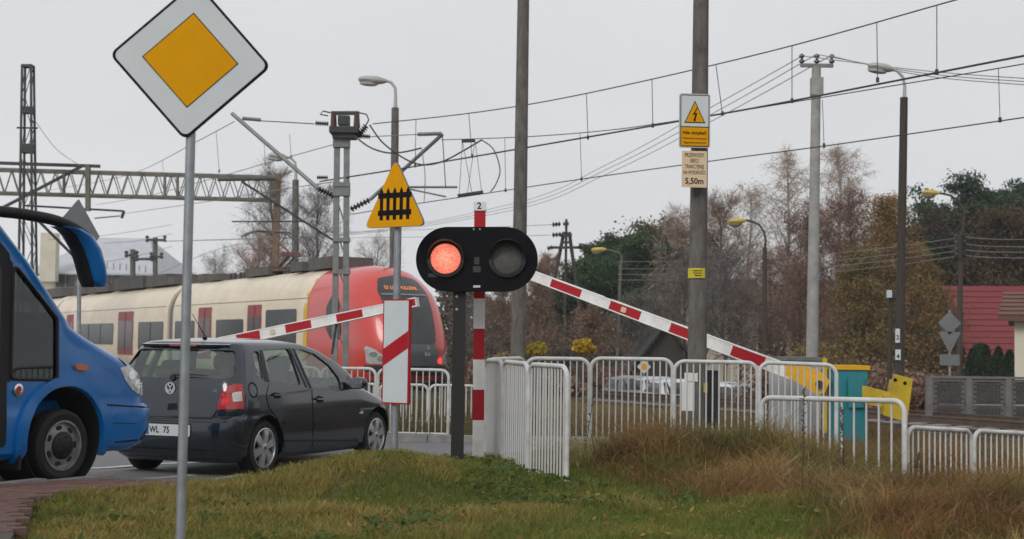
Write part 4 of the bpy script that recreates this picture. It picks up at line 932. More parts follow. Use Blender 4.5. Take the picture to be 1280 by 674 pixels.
BS.patch([(66, 476), (74, 477), (74, 478), (66, 477)], .003, .01, 6).build('body_crease', SEAM, bus)
BS.patch(zz([(500, 350), (600, 350), (600, 353), (500, 353)], s3, 0, 430), .003, .01, 6).build('bumper_crease', SEAM, bus)
BS.patch(zz([(505, 432), (560, 428), (620, 420), (645, 380), (650, 388), (628, 426), (560, 436), (505, 438)], s3, 0, 430), .003, .01, 6).build('bumper_crease', SEAM, bus)
for s in (-1, 1):
    MB().box((-.53, s*.86, .36), (.03, .24, .42)).build('mud_flap', DARK, bus)
patch([(-.5, .75), (.5, .75), (.45, .95), (-.45, .95)], lambda a, b, o: V(loft_x(BL, a, b, False)+o, a, b), .1, .006, .02).build('grille', BBLK, bus)
MB().box((-2, 0, .30), (5.6, 1.5, .2)).build('chassis', DARK, bus)
def bwheel(x, s):
    M0 = basis((x, s*.97, .335), (1, 0, 0), (0, 0, 1)) if s < 0 else basis((x, s*.97, .335), (-1, 0, 0), (0, 0, 1))
    w = MB(); w.lathe([(.2, -.20), (.29, -.21), (.325, -.19), (.335, -.15), (.335, -.05), (.325, -.012), (.29, .008), (.25, .0), (.225, -.01)], M0, 44); ty = w.build('wheel', DARK, bus, 35)
    MB().lathe([(.228, -.008), (.232, .002), (.215, .004), (.20, -.03), (.185, -.035)], M0, 40).build('rim', mat('steel_rim', (.25, .25, .24), .45, .5, .5, 10), ty, 30)
    MB().lathe([(.20, -.034), (.12, -.012), (.11, -.03)], M0, 40).build('wheel_disc', mat('steel_rim', (0, 0, 0)), ty, 30)
    for k in range(7):
        a = 2*math.pi*k/7; R = M0 @ Matrix.Translation((.166*math.cos(a), .166*math.sin(a), -.022)) @ Matrix.Rotation(a, 4, 'Z') @ Matrix.Diagonal((.85, 1.35, 1, 1)); MB().lathe([(0, .006), (.024, .006), (.025, -.01)], R, 12).build('vent_hole', DARK, ty)
    MB().lathe([(0, .035), (.05, .035), (.07, .028), (.105, .022), (.128, .0), (.128, -.02)], M0, 30).build('hub', BBLK, ty, 40)
    for k in range(6):
        a = 2*math.pi*k/6+.3; R = M0 @ Matrix.Translation((.085*math.cos(a), .085*math.sin(a), .024)); MB().lathe([(0, .016), (.011, .016), (.012, 0)], R, 6).build('wheel_nut', STEEL_D, ty)
for x in (0, -3.6):
    for s in (-1, 1): bwheel(x, s)
# drooping mirrors: arm sweeping forward from the roof, head hanging at its end
def bmirror(s):
    y0 = s*.80
    arm = MB()
    pts = [(-1.45, s*.62, 2.62), (-1.15, s*.95, 2.44), (-.75, s*1.14, 2.405), (-.42, s*1.22, 2.37), (-.15, s*1.25, 2.29), (.02, s*1.26, 2.17), (.075, s*1.26, 2.03)]
    P = []
    for i in range(len(pts)-1):
        p0, p1, p2, p3 = [Vector(pts[min(max(j, 0), len(pts)-1)]) for j in (i-1, i, i+1, i+2)]
        for k in range(5):
            t = k/5; P.append(.5*((2*p1)+(p2-p0)*t+(2*p0-5*p1+4*p2-p3)*t*t+(3*p1-p0-3*p2+p3)*t**3))
    P.append(Vector(pts[-1])); n = len(P)
    arm.tube(P, [.05 if i < n*.6 else .05-.02*(i-n*.6)/(n*.4) for i in range(n)], 12); a_ = arm.build('mirror_arm', BBLK, bus, 50)
    # head: lofted shell, curved and leaning
    path = [(-.38, 2.325, .03, .05), (-.27, 2.31, .07, .09), (-.15, 2.25, .095, .11), (-.055, 2.14, .098, .12), (.01, 2.0, .092, .12), (.05, 1.87, .08, .11), (.065, 1.80, .045, .08)]
    rings = []; rings2 = []
    for (x, z, r, w) in path:
        rings.append([V(x+.02+r*math.cos(t), s*1.25+w*math.sin(t), z) for t in [k*math.pi/10 for k in range(20)]])
        rings2.append([V(x+.02-.06+.62*r*math.cos(t), s*1.19+.85*w*math.sin(t), z-.006) for t in [k*math.pi/10 for k in range(20)]])
    hd = MB().loft(rings).build('mirror_head', BBLUE, a_, 60); MB().loft(rings2).build('mirror_rim', BBLK, hd, 60)
bmirror(-1); bmirror(1)
# ================================================================== SIGNS, SIGNAL, BARRIERS, RAILINGS, POLES
def post(u, d, vtop, r, m, name='pole', par=None, ubot=None, vbot=None, r1=None, n=14):
    a = at(u, vtop, d); zb = terr(a.x, d)-.1
    b = at(ubot, vbot, d) if ubot is not None else None
    if b is not None:
        k = (a.z-zb)/(a.z-b.z); b = a+(b-a)*k
    else: b = V(a.x, d, zb)
    return a, b
# --- priority road sign
D1 = 7.53; c = at(238, 75.5, D1); pb = at(223, 674, D1); pt = at(236.5, 150, D1)
k = (pt.z-.02)/(pt.z-pb.z); base = pt+(pb-pt)*k
sg = thing('priority_sign', 'white diamond priority road sign with amber centre on a thin grey post', 'sign', V(base.x, base.y+.045, base.z))
MB().tube([base+V(0, .045, 0), pt+(pt-pb)*.55+V(0, .045, 0)], .0255, 16).build('post', GALV, sg, 40, True)
ex = V(math.cos(math.radians(3)), math.sin(math.radians(3))*0, 0); Rr = Matrix.Rotation(math.radians(-3.8+.75), 4, 'Z')
Mx = basis(c, (1, .05, 0), (0, -.03, 1)) @ Rr @ Matrix.Rotation(math.radians(45), 4, 'Z')
MB().prism(rrect(.60, .60, .042, 8), -.012, 0, Mx).build('plate_edge', BLACK, sg, None, True)
MB().prism(rrect(.572, .572, .034, 8), 0, .002, Mx).build('white_face', SIGNW, sg, None, True)
MB().prism(rrect(.358, .358, .004, 2), .002, .003, Mx).build('black_outline', BLACK, sg, None, True)
MB().prism(rrect(.347, .347, .004, 2), .003, .004, Mx).build('amber_diamond', AMBER, sg, None, True)
q = MB(); q.box(c+V(-.04, .035, -.14), (.10, .05, .03)); q.box(c+V(-.04, .035, .14), (.10, .05, .03)); q.build('clamp', GALV, sg, None, True)
# --- level crossing warning sign with the one stripe marker on the same post
D2 = 14.06; a, b = post(495.5, D2, 222, .035, GALV)
ws = thing('crossing_sign', 'amber triangular gate warning sign above a white marker board with red stripe', 'sign', V(a.x, D2, b.z))
MB().tube([V(a.x+.02, D2+.05, b.z), V(a.x+.02, D2+.05, a.z)], .036, 14).build('post', GALV, ws, 40, True)
yw = math.radians(35); X2 = V(math.cos(yw), -math.sin(yw), 0)
tc_ = at(494, 249, D2); Mt = basis(tc_-V(0, .03, 0), X2, (0, 0, 1))      # normal faces the camera side
Hh = .66; Sd = .775
tri = [(-Sd/2, -Hh*.42), (Sd/2, -Hh*.42), (0, Hh*.60)]
MB().prism(rpoly(tri, .05, 6), -.02, 0, Mt).build('plate', STEEL_G, ws, None, True)
MB().prism(rpoly(grow(tri, .985), .05, 6), 0, .003, Mt).build('amber_face', AMBER, ws, None, True)
gt = MB()
for i in range(5):
    x0 = (-2+i)*.0835; gt.prism([(x0-.02, -.205), (x0+.02, -.205), (x0+.02, .075), (x0, .115), (x0-.02, .075)], .003, .0055, Mt)
for y0 in (-.135, .035): gt.prism([(-.21, y0-.026), (.21, y0-.026), (.21, y0+.026), (-.21, y0+.026)], .003, .0062, Mt)
gt.build('gate_symbol', BLACK, ws, None, True)
pc = at(495, 439.5, D2); Mp_ = basis(pc-V(0, .03, 0), X2, (0, 0, 1)); pw, phh = .335, 1.02
MB().prism(rrect(pw, phh, .01, 2), -.03, 0, Mp_).build('marker_board', RED, ws, None, True)
MB().prism(rrect(pw-.03, phh-.03, .006, 2), 0, .003, Mp_).build('white_face', SIGNW, ws, None, True)
iw = (pw-.03)/2; MB().prism([(-iw, -.14), (iw, .035), (iw, .20), (-iw, .025)], .003, .006, Mp_).build('red_stripe', RED, ws, None, True)
for zc in (pc.z+.3, pc.z-.3, tc_.z): MB().box(V(a.x+.02, D2+.055, zc), (.10, .09, .03)).build('clamp', GALV, ws, None, True)
# --- crossing signal
D3 = 14.17; sc_ = at(596, 324, D3); gb = at(571, 575, D3)
sig = thing('crossing_signal', 'black level crossing signal with glowing red lamp and unlit right lamp', 'signal', V(gb.x, D3+.06, gb.z))
Ms = basis(sc_, (1, 0, .013), (-.013, 0, 1))
cap = rrect(1.20, .638, .318, 14)
MB().prism(cap, -.03, 0, Ms).build('backboard', BLACK, sig, None, True)
MB().prism(rrect(1.205, .643, .321, 14), -.05, -.03, Ms).build('backboard_rim', STEEL_D, sig, None, True)
LIT = bpy.data.materials.new('lit_red_lens'); LIT.use_nodes = True; n_ = LIT.node_tree; b_ = n_.nodes['Principled BSDF']
tc1 = n_.nodes.new('ShaderNodeTexCoord'); vo = n_.nodes.new('ShaderNodeTexVoronoi'); vo.inputs['Scale'].default_value = 120; rp_ = n_.nodes.new('ShaderNodeValToRGB')
rp_.color_ramp.elements[0].color = (1.0, .50, .33, 1); rp_.color_ramp.elements[0].position = .1; rp_.color_ramp.elements[1].color = (.85, .06, .03, 1); rp_.color_ramp.elements[1].position = .75
n_.links.new(tc1.outputs['Object'], vo.inputs['Vector']); n_.links.new(vo.outputs['Distance'], rp_.inputs[0]); n_.links.new(rp_.outputs[0], b_.inputs['Emission Color'])
sx_ = n_.nodes.new('ShaderNodeSeparateXYZ'); cx_ = n_.nodes.new('ShaderNodeCombineXYZ'); ds_ = n_.nodes.new('ShaderNodeVectorMath'); ds_.operation = 'DISTANCE'; ds_.inputs[1].default_value = (.5, 0, .5); mr_ = n_.nodes.new('ShaderNodeMapRange'); mr_.inputs['From Max'].default_value = .5; mr_.inputs['To Min'].default_value = 1.75; mr_.inputs['To Max'].default_value = .85
n_.links.new(tc1.outputs['Generated'], sx_.inputs[0]); n_.links.new(sx_.outputs[0], cx_.inputs[0]); n_.links.new(sx_.outputs[2], cx_.inputs[2]); n_.links.new(cx_.outputs[0], ds_.inputs[0]); n_.links.new(ds_.outputs['Value'], mr_.inputs[0]); n_.links.new(mr_.outputs[0], b_.inputs['Emission Strength']); b_.inputs['Base Color'].default_value = (.5, .03, .03, 1)
OFF = mat('dark_lens', (.10, .095, .09), .25, 0, .2, 30, .3, 90)
HOOD = mat('signal_hood', (.016, .016, .018), .5)
for u, m in ((557, LIT), (634, OFF)):
    lc = at(u, 323.5, D3); Ml = basis(lc, (1, 0, 0), (0, 0, 1))
    ls = MB().lathe([(0, .028), (.05, .026), (.10, .018), (.148, .004)], Ml, 32).build('lens', m, sig, 60, True)
    MB().lathe([(.148, 0), (.150, .035), (.185, .03), (.19, 0)], Ml, 36).build('bezel', HOOD, ls, 40, True)
    vz = MB(); A = [math.radians(t) for t in range(-5, 186, 10)]; rg = []
    R0 = [Ml @ V(.172*math.cos(t), .172*math.sin(t), .02) for t in A]; R1 = [Ml @ V(.178*math.cos(t), .178*math.sin(t), .03+.17*max(0, math.sin(t))**.6) for t in A]
    R2 = [Ml @ V(.184*math.cos(t), .184*math.sin(t), .03+.17*max(0, math.sin(t))**.6) for t in A]; R3 = [Ml @ V(.180*math.cos(t), .180*math.sin(t), .02) for t in A]; n = len(A)
    vz.add(R0+R1+R2+R3, [(k*n+i, k*n+i+1, ((k+1) % 4)*n+i+1, ((k+1) % 4)*n+i) for k in range(4) for i in range(n-1)])
    vz.build('visor', HOOD, ls, 50, True)
for (dx, dy, w, h) in ((0, -.015, .05, .07), (0, -.10, .075, .06), (-.43, -.16, .10, .035)): MB().prism(rrect(w, h, .006, 2), 0, .004, Ms @ Matrix.Translation((dx, dy, 0))).build('cover_plate', mat('signal_grey', (.035, .035, .036), .5), sig, None, True)
MB().prism(rrect(.07, .022, .004, 2), 0, .004, Ms @ Matrix.Translation((.0, -.27, 0))).build('maker_plate', SIGNW, sig, None, True)
for dx in (-.03, .03): MB().lathe([(0, .008), (.009, .006), (.01, 0)], Ms @ Matrix.Translation((dx, .295, 0)), 8).build('bolt', GALV, sig, None, True)
pp = MB(); pz0 = gb.z-.3; pz1 = at(571, 355, D3).z
pp.box(V(gb.x, D3+.085, (pz0+pz1)/2), (.125, .03, pz1-pz0)); pp.box(V(gb.x-.055, D3+.12, (pz0+pz1)/2), (.014, .06, pz1-pz0)); pp.box(V(gb.x+.055, D3+.12, (pz0+pz1)/2), (.014, .06, pz1-pz0))
pp.build('post', mat('tarred_post', (.010, .009, .009), .6, 0, .4, 8), sig, None, True)
for v in (371, 387): MB().lathe([(0, .01), (.014, .008), (.016, 0)], basis(at(571, v, D3+.068), (1, 0, 0), (0, 0, 1)), 10).build('bolt', GALV, sig, None, True)
# --- red and white numbered post
D4 = 14.75; a = at(600, 263, D4); b = at(597.5, 600, D4)
rw = thing('striped_post', 'red and white banded marker post numbered 2 behind the signal', 'post', V(b.x, D4, b.z))
vv = [264, 296, 335, 373.5, 411, 449.5, 487, 525, 602]
for i in range(len(vv)-1):
    p0 = at(600-2.5*(vv[i]-263)/337, vv[i], D4); p1 = at(600-2.5*(vv[i+1]-263)/337, vv[i+1], D4)
    MB().bar(p1, p0, .115, .115).build('band', RED if i % 2 == 0 else WHITE, rw, None, True)
p0 = at(600, 253, D4); p1 = at(600, 264, D4); MB().bar(p1, p0, .135, .13).build('number_block', WHITE, rw, None, True)
pm = (p0+p1)/2; o = put('number', text_mesh('2', .095, BLACK, True), Matrix.Translation(-V(b.x, D4, b.z)) @ basis(V(pm.x-.006, D4-.068, pm.z), (1, 0, 0), (0, 0, 1)), rw)

# --- barrier arms
YEL = mat('barrier_yellow', (.74, .39, .01), .45, 0, .12, 3, spec=.3, dirt=(.55, .28, .01)); YEL2 = mat('counterweight_yellow', (.52, .37, .02), .5, 0, .2, 5, spec=.3, dirt=(.36, .25, .02))
TEAL = mat('teal_paint', (.02, .21, .25), .45, 0, .12, 3); GREYC = mat('cabinet_grey', (.42, .43, .44), .5, 0, .08, 3)
CREAMR = mat('cream_reflector', (.6, .5, .36), .4)
def arm(t, p0, p1, h0, h1, reds, refl, wd=.09):
    """tapered box beam from p0 (root) to p1 (tip); reds = fractions of red bands"""
    d = (p1-p0); up = V(0, 0, 1); dn = d.normalized(); up = (up-dn*up.dot(dn)).normalized(); sd = dn.cross(up)
    def ring(f, g=0):
        h = (h0+(h1-h0)*f)/2+g; w = wd/2+g; p = p0+d*f; return [p+up*h+sd*w, p+up*h-sd*w, p-up*h-sd*w, p-up*h+sd*w]
    MB().loft([ring(0), ring(1)]).build('beam', WHITE, t, None, True)
    for a, b in reds: MB().loft([ring(a, .002), ring(b, .002)]).build('red_band', RED, t, None, True)
    # white edge strips along top and bottom of the bands come from a proud edge rail
    for s in (1, -1):
        def er(f):
            h = (h0+(h1-h0)*f)/2; p = p0+d*f+up*s*(h+.002); return [p+up*.008+sd*(wd/2+.006), p+up*.008-sd*(wd/2+.006), p-up*.008-sd*(wd/2+.006), p-up*.008+sd*(wd/2+.006)]
        MB().loft([er(0), er(1)]).build('edge_rail', WHITE, t, None, True)
    for f in refl:
        p = p0+d*f-sd*0; q = V(p.x, p.y, p.z); n = sd if sd.y < 0 else -sd
        MB().prism(rrect(.08, .075, .015, 3), 0, .012, basis(q+n*(wd/2+.002), dn if dn.cross(up).dot(n) > 0 else -dn, up)).build('reflector', CREAMR, t, None, True)
pr = at(1000, 469.5, 19.6); ptip = at(642, 335.5, 21.35)
bgd = V(pr.x, pr.y, terr(pr.x, pr.y))
ba = thing('barrier', 'red and white barrier arm half raised from the teal drive cabinet', 'barrier', bgd)
ux = lambda u: (1000-u)/(1000-642)*1.0
# screen x to fraction along arm (perspective corrected)
def fr_of(u):
    lo, hi = 0., 1.
    for _ in range(40):
        m_ = (lo+hi)/2; p = pr.lerp(ptip, m_); q = p-CAM; uu = 640+FPX*q.dot(_R)/q.dot(_F)
        if uu > u: lo = m_
        else: hi = m_
    return (lo+hi)/2
arm(ba, pr, ptip, .165, .12, [(fr_of(956.5), fr_of(915.5)), (fr_of(876), fr_of(838.7)), (fr_of(801.5), fr_of(763.5)), (fr_of(727.5), fr_of(690))], [fr_of(781)])
for f in (fr_of(760), fr_of(757)):
    p = pr.lerp(ptip, f); MB().bar(p+V(0, 0, -.09), p+V(0, 0, .09), .012, .10).build('joint_collar', BLACK, ba, None, True)
# yellow bracket
d = (ptip-pr).normalized(); sdn = V(-d.y, d.x, 0).normalized()
poly = rpoly([(983, 453), (1000, 455), (1030, 467), (1037, 477), (1031, 492), (1017, 491), (1000, 480), (982, 470)], 4)
q = MB(); P0 = [at(u, v, 19.35-(u-985)*.0022) for u, v in poly]; P1 = [p+V(.03, .10, 0) for p in P0]; n = len(P0)
q.add(P0+P1, [tuple(range(n))[::-1], tuple(range(n, 2*n))]+[(i, (i+1) % n, n+(i+1) % n, n+i) for i in range(n)]); q.build('bracket', YEL, ba, None, True)
MB().tube([at(1024, 480, 19.2), at(1024, 480, 19.7)], .05, 12).build('pivot', STEEL_D, ba, 40, True)
# counterweight lever and blocks behind the drive cabinet
MB().bar(at(1034, 481, 19.55), at(1118, 503, 19.0), .05, .22).build('lever', YEL2, ba, None, True)
for pl_, dd_, th in (([(1121, 468), (1141, 474), (1134, 528), (1104, 519), (1106, 495), (1115, 494)], 18.9, .26), ([(1113, 474), (1121, 476), (1116, 512), (1106, 508)], 19.3, .12)):
    P0 = [at(u, v, dd_) for u, v in rpoly(pl_, 1.5, 2)]; P1 = [p+V(.02, th, 0) for p in P0]; n = len(P0)
    MB().add(P0+P1, [tuple(range(n))[::-1], tuple(range(n, 2*n))]+[(i, (i+1) % n, n+(i+1) % n, n+i) for i in range(n)]).build('counterweight', YEL2, ba, None, True)
for u, v in ((1119, 475), (1131, 479)): MB().lathe([(0, .012), (.022, .01), (.024, 0)], basis(at(u, v, 18.9), (1, 0, 0), (0, 0, 1)), 10).build('bolt', BLACK, ba, None, True)
# drive cabinet
def box3(t, nm, u0, u1, v0, vb, d, depth, m, yaw=0, top=None):
    a = at(u0, v0, d); b = at(u1, v0, d); zb = terr((a.x+b.x)/2, d)-.05; c = (a+b)/2; w = (b-a).length
    Rz = Matrix.Rotation(yaw, 3, 'Z'); hh = a.z-zb
    return MB().box(V(c.x, d+depth/2, zb+hh/2), (w, depth, hh), Rz).build(nm, m, t, None, True), c, w, a.z
zt_ = at(1065, 457, 19.3); cbx = thing('barrier_cabinet', 'teal barrier drive cabinet with yellow lid behind the railing', 'cabinet', V(zt_.x, 19.45, terr(zt_.x, 19.4)))
_, c, w, zt2 = box3(cbx, 'housing', 1040, 1082, 462, 550, 19.25, .42, TEAL, math.radians(12))
MB().box(V(c.x, 19.46, zt2+.03), (w+.05, .47, .06), Matrix.Rotation(math.radians(12), 3, 'Z')).build('lid', YEL, cbx, None, True)
MB().box(V(c.x-.3, 19.35, zt2-.35), (.05, .08, 1.0)).build('guard_post', YEL2, cbx, None, True)
MB().box(V(c.x+w*.2, 19.22, zt2-.3), (w*.5, .012, .4), Matrix.Rotation(math.radians(12), 3, 'Z')).build('access_panel', TEAL, cbx, None, True)
z0 = at(991, 445, 20.3); gcb = thing('relay_cabinet', 'plain light grey relay cabinet beside the teal drive cabinet', 'cabinet', V(z0.x, 20.5, terr(z0.x, 20.4)))
_, c, w, zt2 = box3(gcb, 'housing', 974, 1022, 450, 550, 20.3, .5, GREYC, math.radians(25)); MB().box(V(c.x, 20.55, zt2+.02), (w+.06, .56, .05), Matrix.Rotation(math.radians(25), 3, 'Z')).build('roof', STEEL_G, gcb, None, True)
# far left barrier
pl0 = at(236, 437.3, 21.3); pl1 = at(522, 377.5, 19.8); bgl = V(pl0.x, pl0.y, terr(pl0.x, pl0.y)); 
bl_ = thing('barrier', 'red and white barrier arm slanting over the dark hatchback in front of the train', 'barrier', bgl)
pr_, ptip_ = pr, ptip; pr, ptip = pl0, pl1
def fr2(u):
    lo, hi = 0., 1.
    for _ in range(40):
        m_ = (lo+hi)/2; p = pl0.lerp(pl1, m_); q = p-CAM; uu = 640+FPX*q.dot(_R)/q.dot(_F)
        if uu < u: lo = m_
        else: hi = m_
    return (lo+hi)/2
arm(bl_, pl0, pl1, .15, .11, [(fr2(243), fr2(270)), (fr2(298), fr2(327)), (fr2(359), fr2(391)), (fr2(422.6), fr2(455)), (fr2(490), fr2(521))], [fr2(343)])
MB().box(V(pl0.x-.1, pl0.y, bgl.z+.5), (.42, .42, 1.08)).build('drive_housing', TEAL, bl_, None, True)
p = pl0.lerp(pl1, fr2(421)); MB().tube([p+V(0, .02, -.03), p+V(-.06, 0, -.5)], .018, 6).build('support_leg', STEEL_D, bl_, None, True)
for f in (fr2(417), fr2(420)):
    p = pl0.lerp(pl1, f); MB().bar(p+V(0, 0, -.075), p+V(0, 0, .075), .012, .10).build('joint_collar', STEEL_G, bl_, None, True)

# --- white tubular railings
RAILW = mat('railing_white', (.60, .61, .615), .42, 0, .10, 5, dirt=(.38, .375, .355))
UNITBAR = MB().tube([(0, 0, 0), (0, 0, 1)], 1, 6, cap=False).mesh('bar', RAILW, 60)
def railing(p0, p1, h, nb, label, group, r=.024, rb=.010, bottom=.12, cr=.12):
    """p0,p1: top corners (world). One panel: bent tube frame, bottom rail, vertical bars"""
    d = p1-p0; L = d.length; dn = d.normalized(); base = (p0+p1)/2-V(0, 0, h)
    t = thing('railing_panel', label, 'railing', base, 0, group)
    fr_ = [p0-V(0, 0, h+.15), p0-V(0, 0, cr)]
    for i in range(1, 6):
        a = math.pi/2*i/6; fr_.append(p0+dn*(cr*(1-math.cos(a)))-V(0, 0, cr*(1-math.sin(a))))
    fr_ += [p0+dn*cr, p1-dn*cr]
    for i in range(1, 6):
        a = math.pi/2*i/6; fr_.append(p1-dn*(cr*(1-math.sin(a)))-V(0, 0, cr*(1-math.cos(a))))
    fr_ += [p1-V(0, 0, cr), p1-V(0, 0, h+.15)]
    MB().tube(fr_, r, 10).build('frame', RAILW, t, 50, True)
    MB().tube([p0-V(0, 0, h-bottom)+dn*r, p1-V(0, 0, h-bottom)-dn*r], r*.7, 8).build('bottom_rail', RAILW, t, 50, True)
    for i in range(1, nb+1):
        f = i/(nb+1); p = p0+d*f; o = link('bar', UNITBAR, t); o.location = p-V(0, 0, h-bottom)-base; o.scale = (rb, rb, h-bottom-.01)
    return t
def RP(u0, v0, d0, u1, v1, d1, h, nb, label, group, **k): return railing(at(u0, v0, d0), at(u1, v1, d1), h, nb, label, group, **k)
G1 = 'white railing row behind the brown grass'
l1 = 'white tubular railing panel in the row between the brown grass and barrier'
RP(609, 449.5, 15.75, 656, 448, 16.4, 1.15, 8, 'narrow white railing panel turning the corner behind the folded panels', 'corner railing')
RP(657.5, 448, 16.45, 737, 449, 16.5, 1.15, 9, 'white railing panel right behind the folded panels in the back row', G1); RP(738.5, 448, 16.5, 841, 449.5, 16.5, 1.15, 12, 'white railing panel in front of the small diamond sign', G1); RP(843, 451.5, 16.45, 947, 453.5, 16.45, 1.15, 12, 'white railing panel in front of the concrete sign pole', G1)
RP(949.5, 453, 16.4, 1045.5, 456.5, 16.4, 1.15, 11, 'white railing panel standing before the yellow barrier bracket', 'bracket railing')
G2 = 'white railing panels seen edge on beside the signal'
l2 = 'white railing panel in the steep run beside the striped post'
RP(608, 450, 15.6, 628.5, 452, 14.9, 1.15, 10, 'narrowest edge on white railing panel touching the striped post side', G2, bottom=.06); RP(629.5, 452, 14.85, 660.5, 455, 14.05, 1.14, 11, 'middle white railing panel of the folded run beside the signal', G2, bottom=.06); RP(661.5, 455.5, 14.0, 709.5, 458.5, 13.25, 1.12, 12, 'end white railing panel of the folded run standing in the lawn', G2, bottom=.06)
RP(952, 497, 15.5, 1130.5, 501.5, 14.2, 1.05, 11, 'wide low white railing panel in front of the teal cabinet', 'low railing', r=.028, rb=.012)
G3 = 'lowest white railing panels before the concrete wall'; l3 = 'low white railing panel in front of the concrete wall and path'
RP(1134, 534, 14.3, 1214.5, 538.5, 15.0, .95, 11, 'low white railing panel adjoining the wide panel of the teal cabinet', G3); RP(1217.5, 538.5, 15.0, 1300, 543, 15.7, .95, 11, l3, G3); RP(1302, 543, 15.7, 1385, 547, 16.4, .95, 11, l3, G3)
G4 = 'white railings behind the hatchback'; l4 = 'white railing panel between the hatchback and the red train nose'
RP(330, 459, 22.3, 400, 460, 22.3, 1.1, 8, l4, G4); RP(402, 460, 22.3, 470, 461, 22.3, 1.1, 8, 'white railing panel directly beyond the hatchback bonnet', G4); RP(473, 461, 22.3, 561, 463, 22.3, 1.1, 10, 'white railing panel behind the one stripe marker board', G4)
G5 = 'lower white railings further back'; l5 = 'lower thinner white railing panel behind the first railings by the train'
RP(424, 480, 26.5, 473, 480.5, 26.5, .78, 7, l5, G5, r=.026, rb=.013); RP(475, 480.5, 26.5, 535, 481.5, 26.5, .78, 8, l5, G5, r=.026, rb=.013); RP(537, 481.5, 26.5, 596, 482.5, 26.5, .78, 8, l5, G5, r=.026, rb=.013)

# --- poles
def pole_thing(name, label, cat, u, vt, ub, vb, d, r0, r1, m, group=None, n=14):
    a = at(u, vt, d); b = at(ub, vb, d); zb = terr(a.x, d)-.2; k = (a.z-zb)/(a.z-b.z); b = a+(b-a)*k
    t = thing(name, label, cat, V(b.x, b.y, zb+.2), 0, group); MB().tube([b, a], [r0, r1], n).build('pole', m, t, 40, True); return t, a, b
sp_, a, b = pole_thing('sign_pole', 'weathered round concrete pole carrying the yellow high voltage sign', 'pole', 876.5, -20, 871.5, 440, 18.3, .128, .098, CONC_D)
# voltage sign
SD = 18.05
hv = thing('voltage_sign', 'white and amber high voltage sign reading Nie dotykać with lightning triangle', 'sign', at(868.5, 186, SD))
Mv = basis(at(868.5, 151, SD), (1, .09, .0), (0, 0, 1)); s = FPX/SD
w_, h__ = 39.5/s, 68.5/s
def hp(nm, poly, z0, z1, m, par=hv, M=None): return MB().prism(poly, z0, z1, M or Mv).build(nm, m, par, None, True)
hp('plate', rrect(w_, h__, .03, 5), -.02, 0, mat('sign_back_grey', (.42, .43, .44), .45)); hp('black_border', rrect(w_-.03, h__-.03, .02, 4), 0, .002, BLACK); hp('white_field', [(-w_/2+.024, -h__/2+.27), (w_/2-.024, -h__/2+.27), (w_/2-.024, h__/2-.026), (-w_/2+.024, h__/2-.026)], .002, .004, SIGNW)
hp('amber_field', [(-w_/2+.024, -h__/2+.026), (w_/2-.024, -h__/2+.026), (w_/2-.024, -h__/2+.258), (-w_/2+.024, -h__/2+.258)], .002, .004, AMBER)
tt = [(-.135, -.03), (.135, -.03), (0, .255)]; hp('triangle_border', tt, .004, .006, BLACK); hp('triangle_face', grow(tt, .88), .006, .008, AMBER)
hp('lightning_bolt', [(.022, .165), (-.030, .070), (.004, .078), (-.016, .012), (-.028, .012), (.0, -.016), (.014, .016), (.006, .016), (.032, .100), (.0, .092), (.034, .165)], .008, .010, BLACK)
I4 = lambda t: Matrix.Translation(-t.location)
put('lettering', text_mesh('Nie dotykać', .060, BLACK, True, 1.0), I4(hv) @ Mv @ Matrix.Translation((0, -.155, .006)), hv)
put('lettering', text_mesh('Przewodów trakcyjnych', .034, BLACK, False, .92), I4(hv) @ Mv @ Matrix.Translation((0, -.225, .006)), hv); put('lettering', text_mesh('Zagrożenie dla życia!', .036, BLACK, False, .92), I4(hv) @ Mv @ Matrix.Translation((0, -.278, .006)), hv)
ep = thing('height_plate', 'cream enamel plate reading PRZEWODY SIECI TRAKCYJNEJ NA WYSOKOŚCI 5,50m', 'sign', at(868, 235, SD))
Me = basis(at(868, 211.5, SD), (1, .09, 0), (0, 0, 1)); we, he = 32/s, 46/s
hp('plate', rrect(we, he, .004, 2), -.008, 0, mat('cream_enamel', (.66, .50, .33), .4, 0, .08, 4), ep, Me)
for t_, y_, sz, wd in (('PRZEWODY', .175, .070, .66), ('SIECI', .105, .070, .70), ('TRAKCYJNEJ', .03, .070, .62), ('NA WYSOKOŚCI', -.045, .066, .56), ('5,50m', -.155, .105, .92)):
    put('lettering', text_mesh(t_, sz, BLACK, t_ == '5,50m', wd), I4(ep) @ Me @ Matrix.Translation((0, y_, .002)), ep)
